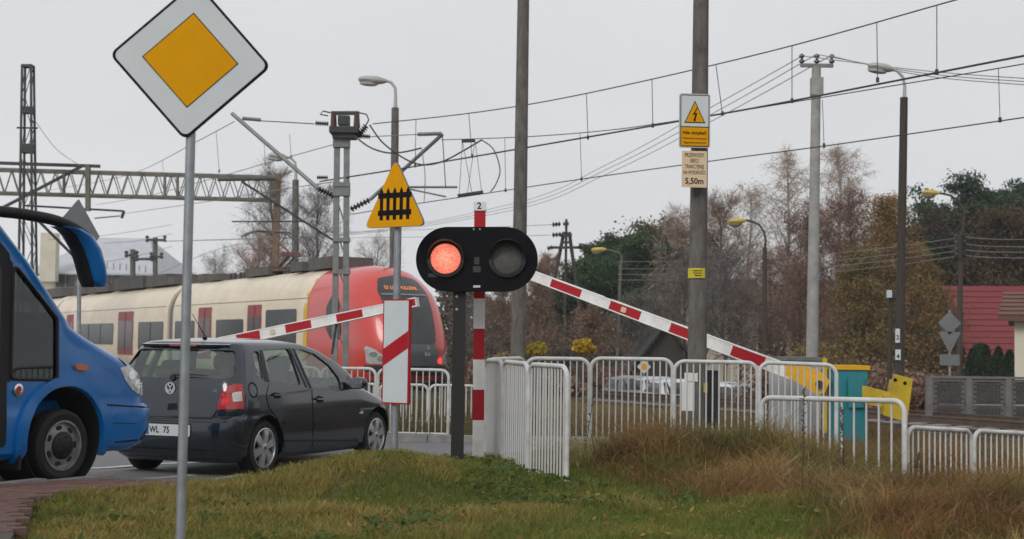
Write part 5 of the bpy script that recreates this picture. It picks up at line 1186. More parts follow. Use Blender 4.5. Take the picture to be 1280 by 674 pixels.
for nm, u0, v0, u1, v1, m, lab in (('notice_plate', 861.5, 335, 882, 347.5, mat('notice_yellow', (.55, .45, .03), .5), 'small yellow notice plate strapped on the concrete pole'), ('paper_poster', 853.5, 478, 868.5, 514, mat('paper', (.62, .62, .60), .8, 0, .08, 6), 'blank white paper poster pasted low on the concrete pole'), ('paper_poster', 857, 467, 872.5, 476.5, mat('paper', (0, 0, 0)), 'torn white paper strip above the poster on the concrete pole'), ('warning_tag', 880, 479, 886, 491, mat('notice_yellow', (0, 0, 0)), 'tiny yellow warning tag low beside the concrete pole')):
    dq = 18.14; c = at((u0+u1)/2, (v0+v1)/2, dq); w2, h2 = (u1-u0)/FPX*dq/2, (v1-v0)/FPX*dq/2
    # follows the round pole
    t = thing(nm, lab, 'notice', c-V(0, 0, h2)); q = MB(); pts = []
    px0 = b.x+(a.x-b.x)*((c.z-b.z)/(a.z-b.z)); rr_ = .13
    NS = 8; L = []
    for i in range(NS+1):
        xx = c.x-w2+2*w2*i/NS; k = max(-.97, min(.97, (xx-px0)/rr_)); yy = 18.3-rr_*math.sqrt(1-k*k)
        zj = (random.uniform(-.012, .0) if 'torn' in lab else 0)
        L.append((V(xx, yy-.004, c.z-h2+zj), V(xx, yy-.004, c.z+h2-zj)))
    for off in (0, .003): pts += [p+V(0, off, 0) for pr2 in L for p in pr2]
    n = 2*(NS+1); fs = []
    for i in range(NS): fs += [(2*i, 2*i+2, 2*i+3, 2*i+1), (n+2*i+1, n+2*i+3, n+2*i+2, n+2*i)]
    q.add(pts, fs); q.build('sheet', m, t, 60, True)
    if nm == 'notice_plate':
        for j in range(3): MB().box(V(c.x+.005*j, 18.163, c.z+.03-.03*j), (.12-.02*j, .003, .008)).build('print_line', BLACK, t, None, True)
jb = at(882, 500, 18.6); jt = thing('junction_box', 'dark junction box standing behind the concrete pole', 'box', V(jb.x+.06, 18.75, terr(jb.x, 18.7))); MB().box(V(jb.x+.06, 18.75, (at(882, 466, 18.6).z+jt.location.z)/2), (.22, .2, at(882, 466, 18.6).z-jt.location.z)).build('case', STEEL_D, jt, None, True); MB().box(V(jb.x+.06, 18.75, at(882, 466, 18.6).z+.015), (.25, .23, .03)).build('lid', STEEL_D, jt, None, True)
pole_thing('plain_pole', 'thick plain weathered pole rising behind the signal and railing corner', 'pole', 654.5, -20, 647.5, 447, 30, .165, .125, CONC_D)
# three insulator pole
tp, a, b = pole_thing('power_pole', 'pale concrete power pole with three insulators on a crossarm', 'pole', 1020.5, 84, 1015, 445, 40, .18, .125, CONC_L)
c = at(1021, 82, 40); MB().bar(c+V(-.46, 0, 0), c+V(.46, 0, 0), .09, .10).build('crossarm', STEEL_G, tp, None, True)
for dx in (-.42, 0, .42): insul(tp, c+V(dx, 0, .05), c+V(dx, 0, .34), .085, 2)
MB().box(c+V(0, 0, -.6), (.32, .3, .5)).build('collar', CONC_L, tp, None, True)
GP = 'thin power lines from the three insulator pole'
for k, (u0, v0) in enumerate(((1003, 70), (1020.5, 68), (1038, 70))):
    u1, v1 = ((190, 302), (196, 302), (202, 302))[k]
    wire('power_line', [(u0, v0, 40), (900, 128+k*9, 52), (760, 205+k*6, 66), (640, 255+k*4, 80), (430, 292+k, 105), (u1, v1, 135)], 'thin power line descending from the three insulator pole behind the signs', .014, WIRE_G, GP)
    wire('power_line', [(u0, v0, 40), (1150, 88+k*3, 37), (1280, 98+k*4, 34), (1420, 104+k*5, 31)], 'thin power line leaving the three insulator pole past the street lamp', .012, WIRE_G, 'thin power lines past the street lamp')
# street lamps
LAMPG = mat('lamp_grey', (.38, .38, .37), .5, .1, .15, 4); LAMPY = mat('lamp_yellow', (.50, .37, .06), .5, 0, .15, 3)
def lamp(label, u, vt, ub, vb, d, r0, r1, m, neck, head, hc, k=1.0, bowl=False, group=None):
    """neck: picture points of the bent tube from the pole top to the head; head: its two ends"""
    t, a, b = pole_thing('street_lamp', label, 'lamp', u, vt, ub, vb, d, r0, r1, m, group)
    pts = [a-V(0, 0, .3)]+[at(x, y, d) for x, y in neck]
    MB().tube(pts, [.06*k]+[.035*k]*(len(pts)-1), 8).build('neck', LAMPG if not bowl else m, t, 50, True)
    h0, h1 = at(*head[0], d), at(*head[1], d); dn = (h1-h0).normalized(); up = V(0, 0, 1); up = (up-dn*up.dot(dn)).normalized(); sd = dn.cross(up); L = (h1-h0).length
    rings = []
    for f, w, hh in ((0, .05, .04), (.12, .10, .07), (.35, .15, .10), (.75, .15, .09), (.94, .10, .06), (1, .04, .03)):
        c = h0+dn*(L*f); rings.append([c+sd*(w*k*math.cos(j*math.pi/5))+up*(hh*k*math.sin(j*math.pi/5)) for j in range(10)])
    hd = MB().loft(rings).build('lamp_head', hc, t, 50, True)
    c = h0+dn*(L*.62)-up*.06*k
    rr = [[c-up*z*k+(dn*math.cos(j*math.pi/5)*1.7+sd*math.sin(j*math.pi/5))*w*k for j in range(10)] for z, w in ((0, .13), (.06, .12), (.12 if bowl else .08, .07), (.14 if bowl else .09, .01))]
    MB().loft(rr).build('lamp_glass', mat('lamp_bowl', (.25, .22, .17), .3) if bowl else LAMPG, hd, 50, True); return t
lamp('grey headed street lamp on a dark pole behind the gate sign', 494, 135, 492, 345, 50, .17, .13, CONC_D, [(494.5, 120), (494, 110), (489, 103), (482, 101)], [(483, 101.5), (448, 99)], LAMPG, 1.5)
lamp('pale headed street lamp on a tall dark wooden pole', 1130, 122, 1124.5, 460, 32, .105, .085, TARWOOD, [(1131, 108), (1129, 97), (1122, 89), (1114, 86.5)], [(1117, 87), (1085, 82)], LAMPG, 1.0)
lamp('grey street lamp behind the tilted bracket tube above the train', 369.5, 225, 369, 330, 75, .20, .17, CONC_D, [(370, 213), (369, 203), (364, 198), (356, 196)], [(358, 196.5), (336, 194)], LAMPG, 1.9)
lamp('yellow headed street lamp with curved neck among the bare trees', 956, 310, 956, 445, 60, .11, .09, TARWOOD, [(957, 300), (955, 290), (949, 281), (940, 277), (930, 275)], [(932, 276), (911, 277)], LAMPY, 1.3, True)
lamp('yellow headed street lamp rising before the dark pine', 1201, 292, 1199, 470, 62, .14, .10, TARWOOD, [(1205, 275), (1204, 262), (1197, 250), (1187, 244), (1172, 241)], [(1174, 241.5), (1153, 240.5)], LAMPY, 1.35, True)
lamp('small yellow headed street lamp before the green pines', 776, 330, 772, 440, 84, .11, .09, CONC_D, [(777, 322), (774, 316), (765, 313.5), (757, 312)], [(758, 312), (739, 312.5)], LAMPY, 1.5, True)
t = thing('pole_plates', 'two small white number plates on the dark wooden lamp pole', 'plate', at(1122, 453, 31.8))
for u, v0, v1, tx in ((1122, 411, 428.5, '2'), (1122.5, 437, 450, '4')):
    p0 = at(u, (v0+v1)/2, 31.86); MB().box(p0, (.10 if v0 < 430 else .12, .008, (v1-v0)/FPX*31.8)).build('plate', SIGNW, t, None, True); put('number', text_mesh(tx, .14, BLACK, True), I4(t) @ basis(p0+V(0, -.006, -.04), (1, 0, 0), (0, 0, 1)), t)
# pole with wires under the yellow lamp, and a slim post with a white box
GW2 = 'parallel service wires crossing the trees'
for i, v in enumerate((297, 306, 313, 320)):
    wire('service_wire', [(1204, v-1, 62), (1240, v+2, 62), (1330, v+3, 62)], 'thin service wire crossing the dark pine beside the yellow lamp', .016, WIRE_G, GW2)
    wire('service_wire', [(1200, v, 62), (1100, v+14, 66), (980, v+25, 72), (860, v+30, 78), (772, v+30, 84)], 'thin service wire strung through the bare trees between the lamps', .016, WIRE_G, 'service wires strung between the lamps')
iv = thing('insulator_bracket', 'dark insulator bracket clamped on the lamp pole before the pine', 'bracket', at(1200, 322, 61.8))
for v in (296, 304, 312, 319):
    for s in (-1, 1): insul(iv, at(1200+s*3, v, 61.7), at(1200+s*6.5, v-1, 61.7), .10, 2)
MB().bar(at(1200, 292, 61.75), at(1200, 322, 61.75), .1, .08).build('bracket_plate', STEEL_D, iv, None, True)
bpst, a, b = pole_thing('service_post', 'slim dark post with a small white box beside the wooden lamp pole', 'pole', 1114, 362, 1112, 460, 33, .06, .055, TARWOOD)
MB().box(at(1111.5, 367.5, 32.9), (.10, .12, .17)).build('meter_box', SIGNW, bpst, None, True); MB().box(at(1117, 369, 32.9), (.09, .1, .12)).build('terminal', STEEL_D, bpst, None, True)
MB().tube([at(1127, 381, 32), at(1142, 381, 32), at(1128, 392, 32)], .02, 5).build('bracket', STEEL_D, bpst, None, True)
# ================================================================== FAR POLES, SIGN BACKS, WALL, HOUSES, PARKED CARS, TREES
GROUND_LOW = lambda x, y: terr(x, y)
AD = 90.0
a = at(707, 275, AD); zb = terr(a.x, AD); af = thing('pylon', 'dark wooden A frame power pylon behind the barrier arm', 'pylon', V(a.x, AD, zb))
for u0, v0, u1, v1, r in ((705, 290, 694, 345, .11), (711.5, 290, 719, 345, .11), (708, 274, 707, 345, .08)):
    p0 = at(u0, v0, AD); p1 = at(u1, v1, AD); k = (p0.z-zb+.3)/(p0.z-p1.z); MB().tube([p0+(p1-p0)*k, p0], [r*1.2, r], 8).build('leg', TARWOOD, af, 40, True)
for u0, u1, v, w in ((700, 715, 294, .2), (703, 713, 303, .15), (687, 728, 309.5, .16), (704, 711, 280, .2)): MB().bar(at(u0, v, AD-.2), at(u1, v, AD-.2), w, w).build('crossarm', STEEL_D, af, None, True)
for p, q in (((690, 281), (701, 280)), ((690, 294), (702, 293)), ((684, 311), (691, 309)), ((726, 304), (725, 312))): insul(af, at(*p, AD-.3), at(*q, AD-.3), .17, 3)
wire('feeder_line', [(690, 281, AD), (640, 283, 96), (560, 286, 110), (380, 292, 150)], 'faint upper line leaving the A frame pylon', .018, WIRE_G, 'faint lines at the A frame pylon')
wire('feeder_line', [(688, 294, AD), (640, 295, 96), (560, 296, 110), (380, 298, 150)], 'faint lower line leaving the A frame pylon', .018, WIRE_G, 'faint lines at the A frame pylon')
for u, vt, d, arms, lab in ((166, 312, 120, ((157, 172, 319), (170, 191, 324)), 'short dark utility pole with insulators behind the train roof'), (194, 297, 135, ((183, 207, 300), (188, 203, 321)), 'taller grey utility pole with crossarm behind the train roof')):
    t, a, b = pole_thing('utility_pole', lab, 'pole', u, vt, u, 345, d, .26, .22, CONC_D)
    for u0, u1, v in arms:
        MB().bar(at(u0, v, d-.3), at(u1, v, d-.3), .22, .2).build('crossarm', STEEL_D, t, None, True)
        for uu in (u0+1, u1-1): insul(t, at(uu, v+3, d-.3), at(uu, v-6, d-.3), .20, 2)
# grey road sign seen from behind, left
SB = mat('sign_back', (.17, .18, .185), .45, .3, .12, 4)
d = 24; t, a, b = pole_thing('give_way_sign', 'grey back of an upright triangular sign on a slim post behind the bus mirror', 'sign', 100, 257, 98.5, 410, d, .035, .035, GALV)
c = at(106, 288, d); MB().prism(rpoly([(-.10, .52), (.26, -.1), (-.10, -.62), (-.14, -.45), (-.46, .05)], .02), -.012, .012, basis(c-V(0, .05, 0), (1, .5, 0), (0, 0, 1))).build('plate', SB, t, None, True)
# grey backs of three signs, right
d = 58; t, a, b = pole_thing('sign_cluster', 'grey backs of a diamond, triangle and panel on one post by the red roof', 'sign', 1187, 388, 1187, 470, d, .05, .05, GALV)
for poly, v, w in ((rpoly([(0, .47), (.47, 0), (0, -.47), (-.47, 0)], .04), 404, 1), (rpoly([(-.46, .42), (.46, .42), (0, -.46)], .05), 428, 1), (rrect(.80, .44, .03), 450, 1)):
    MB().prism(poly, -.012, .012, basis(at(1187, v, d-.08), (1, 0, 0), (0, 0, 1))).build('plate', SB, t, None, True)
# small sign seen from the front between the railing bars (white with amber centre)
d = 55; t, a, b = pole_thing('small_priority_sign', 'small white and amber diamond sign seen through the railing bars', 'sign', 805, 453, 805, 500, d, .03, .03, GALV)
MB().prism(rpoly([(0, .26), (.27, 0), (0, -.27), (-.27, 0)], .03), -.01, .01, basis(at(805, 458.5, d-.06), (1, 0, 0), (0, 0, 1))).build('plate', SIGNW, t, None, True); MB().prism(rpoly([(0, .16), (.16, 0), (0, -.16), (-.16, 0)], .01), .01, .014, basis(at(805, 458.5, d-.06), (1, 0, 0), (0, 0, 1))).build('amber_centre', AMBER, t, None, True)

# --- concrete panel wall
WALLM = mat('wall_concrete', (.12, .112, .11), .9, 0, .3, 2.5, .4, 16); WALLD = mat('wall_rosette_dark', (.07, .067, .066), .95, 0, .3, 4); WALLP = mat('wall_post', (.15, .142, .138), .9, 0, .3, 3, .3, 16)  # WALLD: darker tone for the rosette slats and octagon plate
wd_ = 31.5; u0w = 1161.5; s = FPX/wd_; pw_ = 49/s; zt_ = at(1161, 473, wd_).z; x0 = at(1161, 473, wd_).x
wl = thing('concrete_wall', 'grey precast concrete panel wall with octagon rosettes beyond the track', 'wall', V(x0, wd_, -.5))
ph_ = 32/s; slope = at(1280, 474.5, wd_).z-zt_
pm = MB()
# one panel with raised frame and half octagon of slats
pm.box((0, 0, 0), (pw_-.11, .05, ph_-.012)); pm.box((0, -.035, ph_/2-.03), (pw_-.13, .03, .04)); pm.box((0, -.035, -ph_/2+.03), (pw_-.13, .03, .04))
panels = {}
for up in (1, -1, 0):
    q = MB(); q.box((0, 0, 0), (pw_-.11, .05, ph_-.012))
    if up:
        W2 = .30*pw_/.86
        oct_ = [(-W2, up*-ph_*.46), (W2, up*-ph_*.46), (W2, up*ph_*.05), (W2*.62, up*ph_*.38), (-W2*.62, up*ph_*.38), (-W2, up*ph_*.05)]
        q.box((0, -.04, up*ph_*.43), (pw_-.13, .03, .05)); q.box((-pw_*.42, -.04, 0), (.07, .03, ph_*.8)); q.box((pw_*.42, -.04, 0), (.07, .03, ph_*.8))
        for i in range(5):
            zz2 = -ph_*.38+i*ph_*.19
            for sx in (-1, 1): q.box((sx*pw_*.36, -.035, zz2), (.09, .03, ph_*.13))
        for i in range(9):
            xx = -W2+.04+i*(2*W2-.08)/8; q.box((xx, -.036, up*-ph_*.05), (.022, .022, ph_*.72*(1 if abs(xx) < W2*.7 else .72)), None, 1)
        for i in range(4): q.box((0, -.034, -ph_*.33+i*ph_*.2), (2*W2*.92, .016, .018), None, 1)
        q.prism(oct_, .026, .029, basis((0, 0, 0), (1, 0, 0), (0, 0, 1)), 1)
    else:
        for i in range(5): q.box((0, -.03, -ph_*.4+i*ph_*.2), (pw_-.15, .03, ph_*.15))
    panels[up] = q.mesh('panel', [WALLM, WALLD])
pm2 = MB().box((0, 0, 0), (.13, .15, 2.25)).mesh('wall_post', WALLP)
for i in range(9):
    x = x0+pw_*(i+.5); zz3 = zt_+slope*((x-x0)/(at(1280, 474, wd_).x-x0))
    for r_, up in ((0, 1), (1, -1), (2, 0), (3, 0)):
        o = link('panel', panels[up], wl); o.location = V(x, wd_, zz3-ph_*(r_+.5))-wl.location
    o = link('wall_post', pm2, wl); o.location = V(x-pw_/2, wd_, zz3-1.1)-wl.location
o = link('wall_post', pm2, wl); o.location = V(x+pw_/2, wd_, zz3-1.1)-wl.location
MB().bar(V(x0-.05, wd_, zt_+.03), V(x0+pw_*9, wd_, zt_+slope*3.5+.03), .16, .05).build('coping', WALLP, wl, None, True)

# --- houses
CREAM = mat('house_cream', (.60, .56, .46), .85, 0, .1, 1, .15, 20); ROOFR = mat('roof_red', (.17, .016, .022), .5, 0, .15, 1.5); ROOFB = mat('roof_brown', (.12, .05, .03), .7, 0, .25, 2); ROOFO = mat('roof_orange', (.30, .085, .04), .8, 0, .2, 1.5)
ROOFG = mat('roof_grey', (.46, .48, .52), .6, .1, .15, 1); ROOFD = mat('roof_dark', (.028, .027, .028), .8, 0, .25, 1.5); BEIGE = mat('house_beige', (.48, .42, .34), .9, 0, .2, 1.2); TIMB = mat('timber_dark', (.045, .035, .03), .8, 0, .3, 3)
WGL = mat('house_glass', (.035, .04, .045), .1, 0, .3, 1, spec=.7); WFR = mat('window_frame', (.5, .5, .48), .5)
def house(name, label, u0, u1, v_eave, v_ridge, d, depth, wall_m, roof_m, ridge='x', eave_out=.4, wins=(), courses=0, hip=0, rot=0, skew=0):
    """walls + roof slabs; ridge along x (parallel to picture) or along y; picture extents give its size at depth d"""
    a = at(u0, v_eave, d); b = at(u1, v_eave, d); ze = a.z; zr = at((u0+u1)/2, v_ridge, d+depth/2).z; zb = terr((a.x+b.x)/2, d+depth/2)-.1; W2 = b.x-a.x
    t = thing(name, label, 'house', V(a.x, d, zb+.1)); cx = (a.x+b.x)/2; cy = d+depth/2
    MB().box((cx, cy, (zb+ze)/2), (W2, depth, ze-zb)).build('wall', wall_m, t, None, True)
    e = eave_out
    if ridge == 'x':
        g_ = MB(); 
        for s in (-1, 1): g_.add([(cx+s*W2/2, d, ze), (cx+s*W2/2, d+depth, ze), (cx+s*W2/2, cy, zr-.15), (cx+s*(W2/2-.15), d, ze), (cx+s*(W2/2-.15), d+depth, ze), (cx+s*(W2/2-.15), cy, zr-.15)], [(0, 1, 2), (3, 4, 5), (0, 3, 5, 2), (1, 4, 5, 2)])
        if not hip: g_.build('gable', wall_m, t, None, True)
        for s in (-1, 1):
            hx = hip*W2
            A = V(cx-W2/2-e, cy+s*(depth/2+e), ze-e*(zr-ze)/(depth/2)); B = V(cx+W2/2+e, cy+s*(depth/2+e), A.z); C_ = V(cx+W2/2+e-hx, cy, zr); D_ = V(cx-W2/2-e+hx-skew, cy, zr)
            up = V(0, 0, .16); rf = MB().add([A, B, C_, D_, A+up, B+up, C_+up, D_+up], [(0, 1, 2, 3), (4, 7, 6, 5), (0, 4, 5, 1), (1, 5, 6, 2), (2, 6, 7, 3), (3, 7, 4, 0)]).build('roof', roof_m, t, None, True)
            if courses and s < 0:
                for i in range(courses):
                    f0, f1 = i/courses, (i+1)/courses; P = [A.lerp(D_, f0), B.lerp(C_, f0), B.lerp(C_, f1), A.lerp(D_, f1)]
                    o1, o2 = V(0, -.015, .16+.045), V(0, 0, .162); MB().add([P[0]+o1, P[1]+o1, P[2]+o2, P[3]+o2, P[0]+V(0, 0, .162), P[1]+V(0, 0, .162)], [(0, 1, 2, 3), (0, 4, 5, 1), (1, 5, 2), (0, 3, 4)]).build('tile_course', roof_m, rf, None, True)
        if hip:
            for s in (-1, 1):
                A = V(cx+s*(W2/2+e), d-e, ze-e*(zr-ze)/(depth/2)); B = V(cx+s*(W2/2+e), d+depth+e, A.z); C_ = V(cx+s*(W2/2+e-hip*W2), cy, zr); up = V(0, 0, .155)
                MB().add([A, B, C_, A+up, B+up, C_+up], [(0, 1, 2), (3, 5, 4), (0, 3, 4, 1), (1, 4, 5, 2), (2, 5, 3, 0)]).build('roof', roof_m, t, None, True)
    else:
        MB().add([(cx-W2/2, d, ze), (cx+W2/2, d, ze), (cx, d, zr-.15), (cx-W2/2, d+.2, ze), (cx+W2/2, d+.2, ze), (cx, d+.2, zr-.15)], [(0, 1, 2), (3, 4, 5), (0, 3, 5, 2), (1, 2, 5, 4)]).build('gable', wall_m, t, None, True)
        for s in (-1, 1):
            A = V(cx+s*(W2/2+e), d-e, ze-e*(zr-ze)/(W2/2)); B = V(A.x, d+depth+e, A.z); C_ = V(cx, d+depth+e, zr); D_ = V(cx, d-e, zr); up = V(0, 0, .16)
            MB().add([A, B, C_, D_, A+up, B+up, C_+up, D_+up], [(0, 1, 2, 3), (4, 7, 6, 5), (0, 4, 5, 1), (1, 5, 6, 2), (2, 6, 7, 3), (3, 7, 4, 0)]).build('roof', roof_m, t, None, True)
    for (wu, wv, ww, wh) in wins:
        p = at(wu, wv, d-.02); k = d/FPX; f = MB().box(p, (ww*k+.14, .10, wh*k+.14)).build('window', WFR, t, None, True)
        MB().box(p-V(0, .055, 0), (ww*k, .02, wh*k)).build('pane', WGL, f, None, True); MB().box(p-V(0, .07, 0), (.06, .02, wh*k)).build('mullion', WFR, f, None, True)
    t.rotation_euler = (0, 0, math.radians(rot))
    return t
house('house', 'house with steep raspberry red tiled roof behind the thuja hedge', 1222, 1330, 446, 362, 82, 9, TIMB, ROOFR, 'x', .5, ((1228, 462, 12, 14), (1262, 462, 12, 14)), 13, 0, -14, 1.3)
house('house', 'cream rendered house with brown roof edge at the end of the wall', 1268, 1420, 398, 372, 44, 8, CREAM, ROOFB, 'x', .45, ((1310, 430, 22, 26), (1360, 430, 22, 26)), 6, 0, -21)
house('house', 'small house with orange tiled roof beside the larch', 1150, 1186, 428, 388, 95, 9, BEIGE, ROOFO, 'y', .5, ((1166, 440, 8, 10),))
house('house', 'low shed with dark red roof behind the lamp pole', 1106, 1188, 446, 428, 88, 6, TIMB, mat('roof_maroon', (.13, .03, .03), .7, 0, .2, 1.5), 'x', .4, ())
house('house', 'beige house with dark roof hidden among bare trees behind the barrier', 868, 948, 376, 352, 88, 8, BEIGE, ROOFD, 'x', .5, ((915, 405, 13, 26), (885, 405, 11, 22)), 0)
house('shed', 'low shed with dark sloping roof behind the parked cars', 795, 868, 455, 408, 70, 8, TIMB, ROOFD, 'y', .4, ())
house('station_building', 'cream station building with pale grey hipped roof beyond the train', 50, 186, 338, 299, 150, 22, CREAM, ROOFG, 'x', 1.2, ((82, 350, 24, 18), (140, 352, 20, 16)), 0, .35)
sb = bpy.data.objects['station_building']; MB().box(at(62, 322, 148), (1.6, 1.2, 5)).build('chimney', CREAM, sb, None, True)
for u in range(110, 186, 8): 
    p = at(u, 330+ (u-110)*.09, 148.2); MB().box(p, (.08, .08, .7)).build('snow_guard', STEEL_G, sb, None, True)

# --- parked cars
PCL = [(.16, -.8, 3.2, .75, .3, .3, .5, .5), (.35, -.9, 3.35, .85, .3, .3, .7, .6), (.62, -.9, 3.35, .86, .3, .3, .7, .6), (.72, -.85, 3.2, .86, .3, .3, .7, .6), (.82, -.82, 2.7, .85, .3, .3, .6, .6), (.92, -.78, 2.1, .83, .3, .3, .5, .6), (1.15, -.5, 1.7, .74, .3, .3, .4, .5), (1.36, -.15, 1.2, .62, .3, .3, .3, .4), (1.43, .1, .9, .4, .2, .2, .2, .2)]
PZ = [.16, .24, .35, .5, .62, .67, .72, .77, .82, .87, .92, 1.0, 1.15, 1.28, 1.36, 1.40, 1.43]
pb_ = vloft(PCL, PZ)
def parked(u, vtop, d, yaw, col, nm, label):
    a = at(u, vtop, d); z = terr(a.x, d); t = thing('parked_car', label, 'car', V(a.x, d, z), math.radians(yaw), 'cars parked behind the railings')
    m = mat('car_paint_'+nm, col, .3, .3, .1, 2, coat=.8); pb_.build('body', m, t, 35)
    fx = lambda y, z, rear: loft_x(PCL, y, z, rear)
    for rear in (False, True):
        P = rpoly([(-.66, .97), (.66, .97), (.54, 1.33), (-.54, 1.33)], .06); sg_ = -1 if rear else 1
        patch(P, lambda p, q, o, r=rear, k=sg_: V(fx(p, q, r)+k*o, p, q), .2, .008, .03).build('rear_window' if rear else 'windscreen', BGLASS, t)
    wz = lambda z: float(np.interp(z, [r[0] for r in PCL], [r[3] for r in PCL]))
    for s in (-1, 1):
        for P in ([(-.35, .98), (.55, .98), (.55, 1.3), (.0, 1.3)], [(.62, .98), (1.75, .98), (1.25, 1.3), (.62, 1.3)]): patch(P, lambda p, q, o, k=s: V(p, k*(wz(q)+o), q), .3, .01, .03).build('side_window', BGLASS, t)
        for x in (0, 2.5):
            w = MB().lathe([(.1, -.18), (.30, -.18), (.31, -.09), (.30, .02), (.1, .02)], basis((x, s*.80, .31), (s*-1, 0, 0), (0, 0, 1)), 20).build('wheel', DARK, t, 40); MB().lathe([(0, .03), (.19, .025), (.2, .0)], basis((x, s*.80, .31), (s*-1, 0, 0), (0, 0, 1)), 16).build('rim', ALLOY, w)
        patch(rpoly([(s*.42, .66), (s*.78, .68), (s*.74, .78), (s*.44, .75)], .03), lambda p, q, o: V(fx(p, q, False)+o, p, q), .1, .01, .03).build('headlight', LENS, t)
parked(785, 470, 52, -82, (.05, .06, .08), 'navy', 'dark navy parked car behind the railings beside the small diamond sign')
parked(838, 474, 48, -82, (.55, .57, .60), 'silver', 'silver parked car behind the railings beside the concrete pole')
parked(866, 475, 53, -82, (.03, .09, .22), 'blue', 'blue parked car partly hidden by the concrete pole')
parked(902, 476, 49, -82, (.50, .52, .54), 'pale', 'pale silver parked car between the concrete pole and grey cabinet')
parked(940, 475, 52, -82, (.28, .05, .05), 'red', 'dull red parked car behind the white barrier arm root')
parked(957, 479, 47, -82, (.62, .62, .62), 'white', 'white parked car just left of the grey relay cabinet')
parked(815, 472, 51, -82, (.42, .44, .46), 'grey_silver', 'grey silver parked car behind the small diamond sign'); parked(884, 476, 46, -82, (.60, .60, .61), 'chalk', 'chalk white parked car right beside the junction box'); parked(922, 476, 47, -82, (.10, .11, .12), 'graphite', 'graphite parked car between two pale cars near the grey cabinet')
parked(1108, 462, 60, 5, (.24, .25, .26), 'grey', 'grey parked car behind the yellow counterweight')
parked(1168, 474, 55, 0, (.6, .6, .6), 'ivory', 'ivory parked car showing between counterweight and concrete wall')

